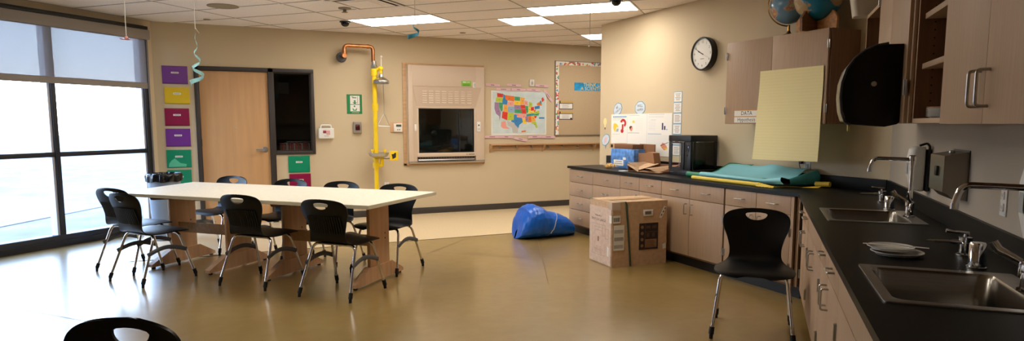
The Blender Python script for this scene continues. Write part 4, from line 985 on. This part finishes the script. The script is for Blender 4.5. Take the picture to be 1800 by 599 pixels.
MB().tube([(.19,-.004,.09),(.19,-.004,.34)], .003, 6).tube([(.06,-.003,.335),(.2,-.003,.335)], .003, 6).build('door_trim', m_nickel, dd)
MB().box(.275,.33,.001,.006,.255,.325,.003).build('screen', mat('printer_screen', (40,46,60), .1), t)
MB().lathe([(.008,.006),(.008,-.002),(0,-.002)], (.30,0,.215), 14, axis='y').build('knob', m_black, t)
MB().box(PWD-.006,PWD-.003,.045,PD-.03,.065,.35).build('side_glass', glass_material('smoked_glass', (120,124,128)), t)
MB().box(.03,.045,.045,PD-.03,.062,.065).box(PWD-.018,PWD-.008,.04,.062,.062,.352,0).build('side_trim', m_white, t)
MB().box(.05,.25,.09,.30,.10,.112,.002).tube([(.04,.31,.07),(.04,.31,.35)], .006, 8).tube([(.22,.31,.07),(.22,.31,.35)], .006, 8).box(.11,.16,.15,.22,.24,.31,.004).build('print_bed', m_grayp, t)
for k in range(8): pass
MB().rect(.018,.075,.028,.034,.0115).build('maker_print', mat('printer_print', (120,124,132), .5), t)

t = thing('storage_bin', 'blue picture-printed storage box with a white label on the worktop', 'box', (4.50,6.985,ZC), RC)
MB().box(0,.50,0,.20,0,.235,.006).build('tub', mat('blue_print', (84,134,204), .5, noise=(16,.28)), t)
MB().rect(.07,.285,.03,.10,-.0008,0).rect(.11,.25,.075,.083,-.0012,1).rect(.09,.265,.05,.058,-.0012,1).rect(.27,.335,.105,.135,-.0009,0).build('label', [m_paper, mat('grey_ink', (130,130,136), .7)], t)
MB().box(-.02,.0,.02,.18,.02,.20,.003).build('side_label', m_paper, t)
t = thing('cardboard_box', 'flat brown carton lying on the blue storage box', 'box', (4.505,7.03,ZC+.2355), RC)
MB().box(0,.115,0,.18,0,.062).build('end_flap', mat('carton_light', (206,168,128), .8), t); MB().box(.115,.51,.0,.18,0,.058,.002).build('body', m_kraftdk, t)
MB().rect(.035,.085,.012,.05,-.001).build('cutout', m_gap, t)
t = thing('speaker_box', 'small black box standing left of the blue storage box', 'box', (4.58,7.22,ZC), RC)
MB().box(0,.11,0,.09,0,.135,.004).build('body', m_black, t); MB().box(.012,.098,-.004,.0,.012,.12,.002).build('grille', mat('speaker_cloth',(26,26,28),.9,noise=(300,.3)), t)
t = thing('snack_bag', 'clear bag of yellow snacks lying in front of the blue box', 'bag', (4.38,6.80,ZC), RC)
def bagf(u,v):
    a = u*2*PI; r = math.sin(PI*v)**.45; w = 1+.06*math.sin(u*26+v*9)
    return (-.16+.32*v, .055*math.cos(a)*r*w, .033+.033*math.sin(a)*r*w)
MB().grid(bagf, 26, 18, closed_u=True).build('wrapper', mat('clear_wrap', (224,210,180), .15, alpha=.22), t)
m = MB()
for k in range(34): m.ball((random.uniform(-.085,.085), random.uniform(-.03,.03), .014+random.uniform(0,.035)), random.uniform(.010,.015), 0, 1)
m.build('contents', mat('snack_yellow', (236,176,50), .6), t)
# two small cartons leaning behind
t = thing('cardboard_box', 'upright brown carton behind the open flat carton, under the poster', 'box', (4.56,6.60,ZC), RC)
MB().box(0,.30,.10,.115,0,.30,.002).build('back_flap', m_kraftdk, t); MB().box(0,.44,.0,.10,0,.085).prism([(0,.085),(.44,.085),(.41,.205),(.30,.215),(.28,.198),(0,.19)], .0, .09, 'xz').build('body', mat('carton_brown', (152,110,76), .8), t)
MB().lathe([(.018,-.001),(.018,-.003),(0,-.003)], (.03,0,.08), 14, axis='y').build('finger_hole', m_kraftdk, t)
# open flattened carton
t = thing('open_carton', 'opened shallow cardboard carton with flaps spread on the worktop', 'box', (4.30,6.08,ZC), math.radians(-90))
# local x -> -y, y -> +x ; x=-.45..+.45
m = MB().box(-.26,.30,.02,.34,.0,.006); m.box(-.26,.30,.335,.341,.0,.085); m.box(-.265,-.259,.02,.34,0,.09)
m.build('tray', m_kraftdk, t)
def flap(name, P, mt):
    b = bmesh.new(); b.faces.new([b.verts.new(p) for p in P]); bmesh.ops.solidify(b, geom=list(b.faces), thickness=.004); MB().bm(b).build(name, mt, t)
flap('front_flap', [(-.26,.02,.085),(.02,-.02,.055),(.02,-.03,.012),(-.0,-.02,.004),(-.25,.0,.07)], m_kraft)
flap('left_flap', [(-.26,.02,.095),(-.26,.33,.10),(-.05,.30,.085),(.03,-.02,.03),(.0,-.04,.045)], m_kraft)
flap('right_flap', [(.30,.02,.01),(.30,.33,.095),(.10,.32,.07),(.06,.03,.045),(.20,-.02,.05)], m_kraft)
flap('lower_flap', [(.02,-.03,.012),(.36,.0,.012),(.36,.06,.018),(.02,.03,.020)], m_kraft)
MB().box(-.27,-.19,-.10,-.02,.0,.004).build('paper_slip', m_paper, t)

# rolled bulletin paper
m_teal = mat('teal_paper', (132,204,218), .55); m_teal2 = mat('deep_teal', (14,120,116), .55); m_dgreen = mat('green_paper', (24,128,92), .5); m_yp = mat('yellow_paper', (246,214,80), .5)
t = thing('teal_paper_roll', 'light teal roll of display paper spread on the worktop with a curled end', 'paper roll', (4.33,5.10,ZC), RC)
prof = spline([(.00,.022),(-.02,.045),(.0,.066),(.05,.062),(.12,.05),(.20,.062),(.29,.10),(.36,.135),(.42,.145)], 5)
npf = len(prof)-1
def tl(u, v):
    y, z = prof[min(int(v*npf), npf)]; x = .0+u*1.02-.10*(v-.25)*(1 if u > .5 else .2)
    z2 = z+.006*math.sin(u*14)*v+(.012*math.sin(u*6+v*4)*v); lift = max(0, u-.82)/.18
    return (x, y+.02*math.sin(u*5)*v, z2 + .02*lift*(1-abs(v-.25)*2 if v < .75 else 0))
MB().sheet(tl, 40, npf+1, .002).build('sheet', m_teal, t)
# the curled right end: a rolled edge whose dark teal back shows
def curl(u, v):
    a = -PI*.5+u*PI*1.15; r = .03+.035*v
    return (.985+.02*v+math.cos(a)*(.018+.03*v), .12+.30*v, .008+r+math.sin(a)*r)
MB().sheet(curl, 18, 8, .0015).build('curled_end', mat('mid_teal', (72,168,176), .55), t)
MB().sheet(lambda u,v: (.66+.30*u, .0+.10*v+.02*math.sin(u*PI), .012+.055*math.sin(u*PI)*(1-.3*v)+.01*v), 14, 6, .0015).build('turned_corner', m_teal2, t)
t = thing('green_paper_roll', 'dark green roll of display paper poking out beside the printer', 'paper roll', (4.345,5.27,ZC), RC)
MB().tube([(-.06,.02,.030),(.20,.02,.030),(.75,.02,.026)], .0285, 18).build('roll', m_dgreen, t)
MB().sheet(lambda u,v: (.02-.10*v*0+.34*u+.06*v, .03+.40*v, .012+.13*v**1.8+.004*math.sin(u*7)), 8, 14, .0015).build('loose_sheet', m_dgreen, t)
t = thing('yellow_paper_roll', 'yellow roll of display paper along the worktop front edge', 'paper roll', (4.235,5.10,ZC), RC)
MB().tube([(0,0,.019),(.45,.005,.0185),(.86,.012,.018)], .018, 16).build('roll', m_yp, t)
MB().sheet(lambda u,v: (.84+.18*u, -.012+.045*v+.01*u, .004+.034*(1-u*.7)*math.sin(v*PI)+.002*math.sin(u*30)), 12, 7, .001).build('crushed_end', m_yp, t)
MB().sheet(lambda u,v: (.98+.22*u, .02+.30*u+.05*v, .003+.01*u+.006*math.sin(v*PI+u*5)), 14, 5, .001).tube([(1.08,.43,.025),(1.20,.46,.03)], .022, 12).build('loose_sheet', m_yp, t)

# ------------------------------------------------------------------ big carton and bean bag on the floor
BR = math.radians(-3)
t = thing('shipping_carton', 'big brown shipping carton strapped in green on the floor by the cabinets', 'box', (3.462,5.324,0), BR)
bw, bd_, bh = .625, .46, .645
def bumpy(x0,x1,y0,y1,z0,z1):
    b = bmesh.new(); bmesh.ops.create_cube(b, size=1); bmesh.ops.subdivide_edges(b, edges=list(b.edges), cuts=8, use_grid_fill=True)
    for v in b.verts:
        p = v.co; x, y, z = x0+(p.x+.5)*(x1-x0), y0+(p.y+.5)*(y1-y0), z0+(p.z+.5)*(z1-z0)
        sag = 1-4*p.y*p.y*0; bul = .004*math.cos(p.z*PI)*math.cos(p.y*PI)
        if abs(p.x) > .49: x += (1 if p.x > 0 else -1)*bul
        if abs(p.y) > .49: y += (1 if p.y > 0 else -1)*.004*math.cos(p.z*PI)*math.cos(p.x*PI)
        if abs(p.z) > .49 and p.z > 0: z -= .006*math.cos(p.x*PI)*math.cos(p.y*PI)
        x += .0015*math.sin(y*40+z*33); y += .0015*math.sin(x*38+z*29)
        v.co = (x,y,z)
    return b
MB().bm(bumpy(0,bw,0,bd_,.0,bh)).build('carton', m_kraft, t)
# lighter printed left face (plane x=0), outer normal -x
def on_left(P, off, mi, m): m.add([(-off, y, z) for y,z in P], [list(range(len(P)))], mi)
m = MB(); on_left([(.012,.012),(bd_-.006,.012),(bd_-.006,bh-.065),(.012,bh-.065)], .0065, 0, m)
def lrect(y0,y1,z0,z1,off,mi): on_left([(y0,z0),(y1,z0),(y1,z1),(y0,z1)], off, mi, m)
def lframe(y0,y1,z0,z1,w=.002):
    lrect(y0,y1,z0,z0+w,.0072,1); lrect(y0,y1,z1-w,z1,.0072,1); lrect(y0,y0+w,z0,z1,.0072,1); lrect(y1-w,y1,z0,z1,.0072,1)
lframe(.13,.39,.09,.40); lframe(.17,.35,.14,.37); lframe(.20,.33,.17,.34); lframe(.135,.18,.29,.40); lframe(.06,.125,.27,.37)
for k in range(5): lrect(.18,.34,.105+k*.012,.107+k*.012,.0072,1)
lrect(.252,.28,.225,.275,.0073,1)
def ltext(s_, size, y, z):
    V, F = text_geo(s_, size); m.add([(-.0075, y-v.x*1.25, z+v.y) for v in V], F, 2)
ltext('MakerBot', .026, .27, .487); ltext('SKETCH LARGE', .034, .265, .445)
m.build('printed_face', [m_kraft2, mat('print_brown',(150,116,96),.8), mat('print_dark',(84,58,48),.8)], t)
# front face (plane y=0), outer normal -y
m = MB()
m.rect(.30,.52,.16,.475-.05,-.0068,0)
for k in range(4):
    zc_ = .385-k*.062; m.flat([(.335+.017*math.cos(a*PI/8), zc_+.017*math.sin(a*PI/8)) for a in range(16)], -.0072, 1)
m.rect(.372,.505,.178,.262,-.0072,1); m.rect(.368,.37,.17,.42,-.0072,1); m.rect(.38,.43,.37,.40,-.0072,2); m.rect(.45,.50,.37,.40,-.0072,2); m.rect(.37,.51,.335,.337,-.0072,1)
m.rect(.385,.42,.285,.325,-.0072,2); m.rect(.45,.48,.285,.325,-.0072,2)
for k in range(6): m.rect(.38,.49-.01*(k%3),.185+k*.012,.188+k*.012,-.0074,0)
m.build('front_print', [mat('print_black',(52,36,32),.8), mat('carton_tan2',(150,112,84),.8), mat('print_mid',(92,68,54),.8)], t)
m = MB().box(.34,.455,-.010,-.006,.495,.56,.0019).build('hand_hole_grip', m_white, t)
MB().rect(.362,.433,.512,.543,-.0105).build('hand_hole', mat('hole_grey',(110,100,92),.8), t)
m = MB().rect(-.0,.085,.44,.515,-.0075,0).rect(.01,.13,.17,.42,-.007,0)
for k in range(3):
    for j in range(16): m.rect(.018+j*.0065,.018+j*.0065+.002+.002*((j*k)%2),.19+k*.075,.225+k*.075,-.0078,1)
for j in range(8): m.rect(.008+j*.009,.013+j*.009,.455,.495,-.0079,1)
m.add([(-.0078,0,.44),(-.0078,.05,.44),(-.0078,.05,.515),(-.0078,0,.515)], [(0,1,2,3)], 0)
m.add([(-.0082,.05,.10),(-.0082,.09,.105),(-.0082,.085,.20),(-.0082,.047,.19)], [(0,1,2,3)], 0)
m.build('shipping_label', [m_paper, m_ink], t)
MB().flat([(.578,.15),(.615,.16),(.61,.215),(.573,.20)], -.0075, 0).build('sticker', m_paper, t)
m = MB().flat([(.525,.475),(.555,.465),(.613,.575),(.583,.59)], -.0075, 0)
for k in range(3): m.flat([(.546+k*.02,.492+k*.032),(.556+k*.02,.489+k*.032),(.566+k*.02,.508+k*.032),(.556+k*.02,.511+k*.032)], -.0078, 1)
m.build('sticker', [m_paper, m_ink], t)
m = MB(); x = .155
m.tube([(x+.05,-.009,.004),(x+.02,-.010,.35),(x-.005,-.009,.62),(x-.012,-.003,bh+.001),(x-.10,.2,bh-.003),(x-.14,.35,bh-.003),(x-.16,bd_,bh+.001)], .011, 8, flat=(1,.2))
m.build('strap', mat('green_strap', (62,84,66), .5), t)
MB().box(.0,bw,.19,.27,bh-.0065,bh+.0012).build('packing_tape', mat('tape_tan', (206,170,126), .25), t)
MB().grid(lambda u,v: (-.012+.09*u, -.009+.0*v+.012*u*v*0, bh-.075+.075*v), 4, 4).grid(lambda u,v: (-.0085, .0+.06*u, bh-.075+.074*v), 4, 4).build('clear_tape', mat('clear_tape', (226,214,200), .12, alpha=.6), t)

t = thing('bean_bag', 'crinkled blue bean bag tied with a white strap on the floor', 'bean bag', (3.70,7.235,0))
sec = spline([(-.40,.02,.20,.10),(-.38,.16,.25,.22),(-.30,.24,.30,.33),(-.20,.27,.31,.37),(-.10,.26,.29,.35),(.02,.22,.26,.29),(.14,.21,.25,.26),(.26,.18,.23,.22),(.36,.13,.17,.15),(.41,.05,.08,.06)], 6)
def bagpt(u, v):
    k = min(int(u*(len(sec)-1)), len(sec)-1); x, ry, _, hz = sec[k]; a = 2*PI*v
    w = 1+.014*math.sin(a*21+x*22)+.02*math.sin(x*52+2*math.sin(a*3))+.012*math.sin(x*110+a*8)
    sx = math.cos(a); sz = math.sin(a); zz = hz/2+hz/2*(abs(sz)**.75)*(1 if sz > 0 else -1)*w
    tip = .035*math.sin(a) if x < -.3 else 0
    return (x+tip*.6, ry*sx*w*(1.0 if sz > -.6 else .96), max(.002, zz*1.11))
MB().grid(bagpt, len(sec), 65).build('bag', mat('blue_vinyl', (5,92,194), .28, bump=(26,.5)), t, ang=80)
ring = []
for k in range(40):
    xt = .03+.085*math.sin(2*PI*k/39); j = min(range(len(sec)), key=lambda i: abs(sec[i][0]-xt))
    p = bagpt(j/(len(sec)-1), k/39); ring.append((xt, p[1]*1.03, p[2]*1.02+.004))
MB().tube(ring, .007, 8, flat=(1.4,.5)).build('strap', m_white, t)
MB().box(.085,.135,-.03,.01,.275,.292,.004).build('buckle', m_white, t)

# trash can
t = thing('trash_can', 'grey round trash can with a black bag liner in the window corner', 'trash can', (-.62,8.93,0))
MB().lathe([(.135,0),(.15,.01),(.175,.60),(.18,.77),(.175,.77),(.168,.6),(.14,.03),(0,.03)], seg=36).build('bin', mat('bin_grey', (128,140,156), .35), t)
def liner(u,v):
    a = u*2*PI; w = 1+.03*math.sin(a*13+v*5)+.02*math.sin(a*29)
    L_ = [(.17,.70),(.172,.79),(.185,.815),(.198,.80),(.200,.76),(.197,.715)]; i = v*(len(L_)-1); k = min(int(i), len(L_)-2); f_ = i-k
    r = L_[k][0]*(1-f_)+L_[k+1][0]*f_; z = L_[k][1]*(1-f_)+L_[k+1][1]*f_
    return (math.cos(a)*r*w, math.sin(a)*r*w, z-.02*max(0,v-.7)*math.sin(a*7))
MB().grid(liner, 90, 14, closed_u=True).build('bag_liner', mat('bin_bag', (14,15,18), .22), t, ang=80)

# ------------------------------------------------------------------ tables
PT = (1.061,5.128); TW = 1.15; TZ = .76
def table(label, vn0, vn1, vf0, vf1, trestles):
    vc = (vn0+vn1+vf0+vf1)/4
    c = (PT[0]+S*TW/2-S*vc, PT[1]+S*TW/2+S*vc, 0)
    t = thing('work_table', label, 'table', c, PI/4, 'white work tables')
    hx = TW/2; q = lambda d: [(-hx-d,vn0-vc-d),(hx+d,vf0-vc-d),(hx+d,vf1-vc+d),(-hx-d,vn1-vc+d)]
    tp = MB().prism(q(0), TZ-.03, TZ, 'xy').build('tabletop', m_top, t)
    MB().prism(q(.0006), TZ-.0285, TZ-.004, 'xy').build('edge_band', m_topedge, tp)
    for v in trestles:
        y = v-vc
        p = MB().box(-.135,.18,y-.016,y+.016,.13,TZ-.03,.002).prism([(-.385,.018),(.40,.018),(.40,.045),(.205,.15),(-.16,.15),(-.385,.045)], y-.030, y+.030, 'xz')
        o = p.build('trestle', m_maple, t)
        for fx in (-.35,.37): MB().lathe([(.02,0),(.02,.02)], (fx,y,0), 12).build('foot_pad', m_black, o)
        for z in (.42,.375): MB().lathe([(.007,y-.018),(.007,y+.018)], (.11,0,z), 10, axis='y').build('bolt', m_black, o)
    ya, yb = [v-vc for v in trestles]
    MB().box(-.05,-.025,ya+.016,yb-.016,.32,.42,.002).build('stretcher', m_maple2, t)
    MB().box(-.08,.005,ya+.016,yb-.016,TZ-.07,TZ-.03).prism([(-.34,.731),(.3,.731),(.2,.68),(.05,.66),(-.1,.66),(-.29,.68)], ya+.2, ya+.225, 'xz').prism([(-.5,.731),(.5,.731),(.46,.695),(.1,.67),(-.1,.67),(-.48,.695)], yb-.2, yb-.175, 'xz').build('top_rail', mat('rail_brown',(126,82,58),.6), t)
table('right white work table, the one nearer the camera', 0, 1.42, 0, 1.70, (.30,1.22))
table('left white work table, the one nearer the window', 1.422, 2.79, 1.702, 3.03, (1.90,2.62))

# ------------------------------------------------------------------ chairs
def chair_shell():
    # side profile (y, z, half width); front is -y
    P = spline([(-.245,.428,.10),(-.240,.436,.165),(-.225,.444,.215),(-.18,.452,.244),(-.10,.455,.249),(.0,.449,.243),(.08,.446,.226),(.135,.450,.202),(.172,.466,.182),(.193,.498,.172),(.205,.545,.172),(.222,.61,.188),(.243,.675,.214),(.258,.725,.222),(.267,.76,.214),(.272,.785,.188),(.2755,.80,.150),(.277,.809,.095),(.2775,.813,.03)], 4)
    nv = 21; b = bmesh.new(); rows_ = []
    for y, z, w in P:
        back = max(0, min(1, (z-.47)/.12)); r = []
        for j in range(nv):
            q = -1+2*j/(nv-1); x = w*q
            dy = -.034*q*q*back*(w/.22); dz = (-.012*q**4 if back < .5 else 0)
            if z > .76 : dz -= 0
            r.append(b.verts.new((x, y+dy, z+dz)))
        rows_.append(r)
    for i in range(len(rows_)-1):
        for j in range(nv-1): b.faces.new((rows_[i][j], rows_[i+1][j], rows_[i+1][j+1], rows_[i][j+1]))
    bmesh.ops.recalc_face_normals(b, faces=b.faces)
    bmesh.ops.solidify(b, geom=list(b.faces), thickness=.009); bmesh.ops.recalc_face_normals(b, faces=b.faces)
    me = bpy.data.meshes.new('shell'); b.to_mesh(me); b.free()
    o = bpy.data.objects.new('shell_tmp', me); COL.objects.link(o)
    hp = []
    for k in range(21):
        a = PI+PI*k/20; hp.append((.072*math.cos(a), .772+.042*math.sin(a)))
    hp += [(.06,.779),(.03,.783),(0,.784),(-.03,.783),(-.06,.779)]
    cut = MB().prism(hp, .15, .40).build('cut_tmp', m_black)
    md = o.modifiers.new('b', 'BOOLEAN'); md.operation = 'DIFFERENCE'; md.object = cut; md.solver = 'EXACT'
    dg = bpy.context.evaluated_depsgraph_get(); dg.update()
    ev = o.evaluated_get(dg); m2 = ev.to_mesh()
    R = MB(); R.add([v.co.copy() for v in m2.vertices], [list(p.vertices) for p in m2.polygons]); ev.to_mesh_clear()
    bpy.data.objects.remove(o); bpy.data.objects.remove(cut)
    # vertical ribs on the rear of the backrest
    for k in range(-7, 8):
        x = k*.0215; pts = []
        for y, z, w in P:
            if .53 <= z <= .685 and abs(x) < w-.012: pts.append((x, y-.034*(x/w)**2*(w/.22)+.0095, z))
        if len(pts) > 3: R.tube(pts, .0075, 6, 0, False, (1.1,.6))
    return R
def make_chair(label, group):
    t = thing('student_chair', label, 'chair', (0,0,0), 0, group)
    chair_shell().build('shell', m_chairp, t, ang=40)
    for sy in (-1, 1):
        for sx in (-1, 1):
            yt = -.13 if sy < 0 else .10; yf = -.245 if sy < 0 else .245; xf = .247
            top = Vector((sx*.215, yt, .425)); ft = Vector((sx*xf, yf, .045)); d = (ft-top)
            path = bend([(0, yt, .427), (sx*.205, yt, .427), tuple(ft)], .06, 8)
            l = MB().tube(path, .0112, 12).build('leg', m_chrome, t)
            e = d.normalized(); a = ft-e*.032
            MB().tube([tuple(a), tuple(ft+e*.015)], [.0165,.0175], 12).tube([tuple(ft+e*.012), (ft.x+e.x*.02, ft.y+e.y*.02, 0.0)], [.013,.012], 10).build('foot_cap', m_rubber, l)
    for sx in (-1, 1):
        pts = [(sx*(.226+.004*math.cos(a*2)), -.182+.364*k/12, .268+.045*math.sin(PI*k/12)) for k in range(13) for a in (PI*k/12,)]
        MB().tube(pts, .020, 8, flat=(.95,.28)).build('side_stretcher', m_grayp, t)
    MB().box(-.14,.14,-.17,.13,.430,.440,.003).build('seat_bracket', m_black, t)
    return t
def crz(f): return math.atan2(f[1], f[0])+PI/2
G = 'black chairs around the white tables'
c0 = make_chair('black chair at the near side of the right table, closest to the camera', G)
c0.location = (.90,5.455,0); c0.rotation_euler = (0,0,crz((.72,.70)))
for x, y, f_, lab in [(.309,6.126,(.71,.70),'black chair at the near side where the two tables meet'),
                      (-.592,6.663,(.805,.594),'front one of the two black chairs crowded at the window end of the table'),
                      (-.763,7.222,(.72,.69),'rear one of the two black chairs at the window end, closest to the window'),
                      (1.449,6.175,(-S,-S),'black chair tucked in at the far right corner of the right table'),
                      (.979,6.69,(-S,-S),'black chair on the far side of the table in front of the yellow pipe'),
                      (.53,7.21,(-S,-S),'black chair on the far side of the table in front of the maroon folder'),
                      (-.04,7.92,(-S,-S),'black chair on the far side of the table in front of the wooden door')]:
    dup(c0, (x,y,0), crz(f_), lab, G)
dup(c0, (3.25,3.26,0), crz((-S,-S)), 'single black chair facing the room beside the sink cabinets', 'black chairs away from the tables')
dup(c0, (-.435,2.03,0), crz((-.643,-.766)), 'black chair cut off by the bottom edge, only its backrest showing', 'black chairs away from the tables')

# ------------------------------------------------------------------ sky, camera, view
w = bpy.data.worlds.new('sky'); SC.world = w; w.use_nodes = True; nt = w.node_tree; N = nt.nodes.new; L = nt.links.new
bg = nt.nodes['Background']; tc = N('ShaderNodeTexCoord'); sp = N('ShaderNodeSeparateXYZ'); L(tc.outputs['Generated'], sp.inputs[0])
rp = N('ShaderNodeValToRGB'); e = rp.color_ramp.elements; e[0].position = 0.0; e[0].color = (.78,.89,1,1); e[1].position = .7; e[1].color = (.36,.56,1,1)
for p, c in ((.03,(.76,.87,1,1)),(.10,(.58,.76,1,1)),(.25,(.48,.69,1,1))): x = e.new(p); x.color = c
L(sp.outputs['Z'], rp.inputs['Fac']); L(rp.outputs['Color'], bg.inputs['Color']); bg.inputs['Strength'].default_value = 9.0

F_, PITCH, YAW, PY = 1146.1, .1106, .4221, 345.53
cd = bpy.data.cameras.new('camera'); cam = bpy.data.objects.new('camera', cd); COL.objects.link(cam)
cd.sensor_fit = 'HORIZONTAL'; cd.sensor_width = 36; cd.lens = F_/1800*36; cd.shift_x = 0; cd.shift_y = (PY-299.5)/1800
cam.location = (0,0,1.4); cam.rotation_euler = (PI/2-PITCH, 0, -YAW); cd.clip_start = .05; cd.clip_end = 300
SC.camera = cam
vs = SC.view_settings; vs.view_transform = 'Standard'; vs.look = 'None'; vs.gamma = 1; vs.use_curve_mapping = False; vs.exposure = 0.6
SC.cycles.use_denoising = True
SC.cycles.max_bounces = 10; SC.cycles.transparent_max_bounces = 16; SC.cycles.sample_clamp_indirect = 8
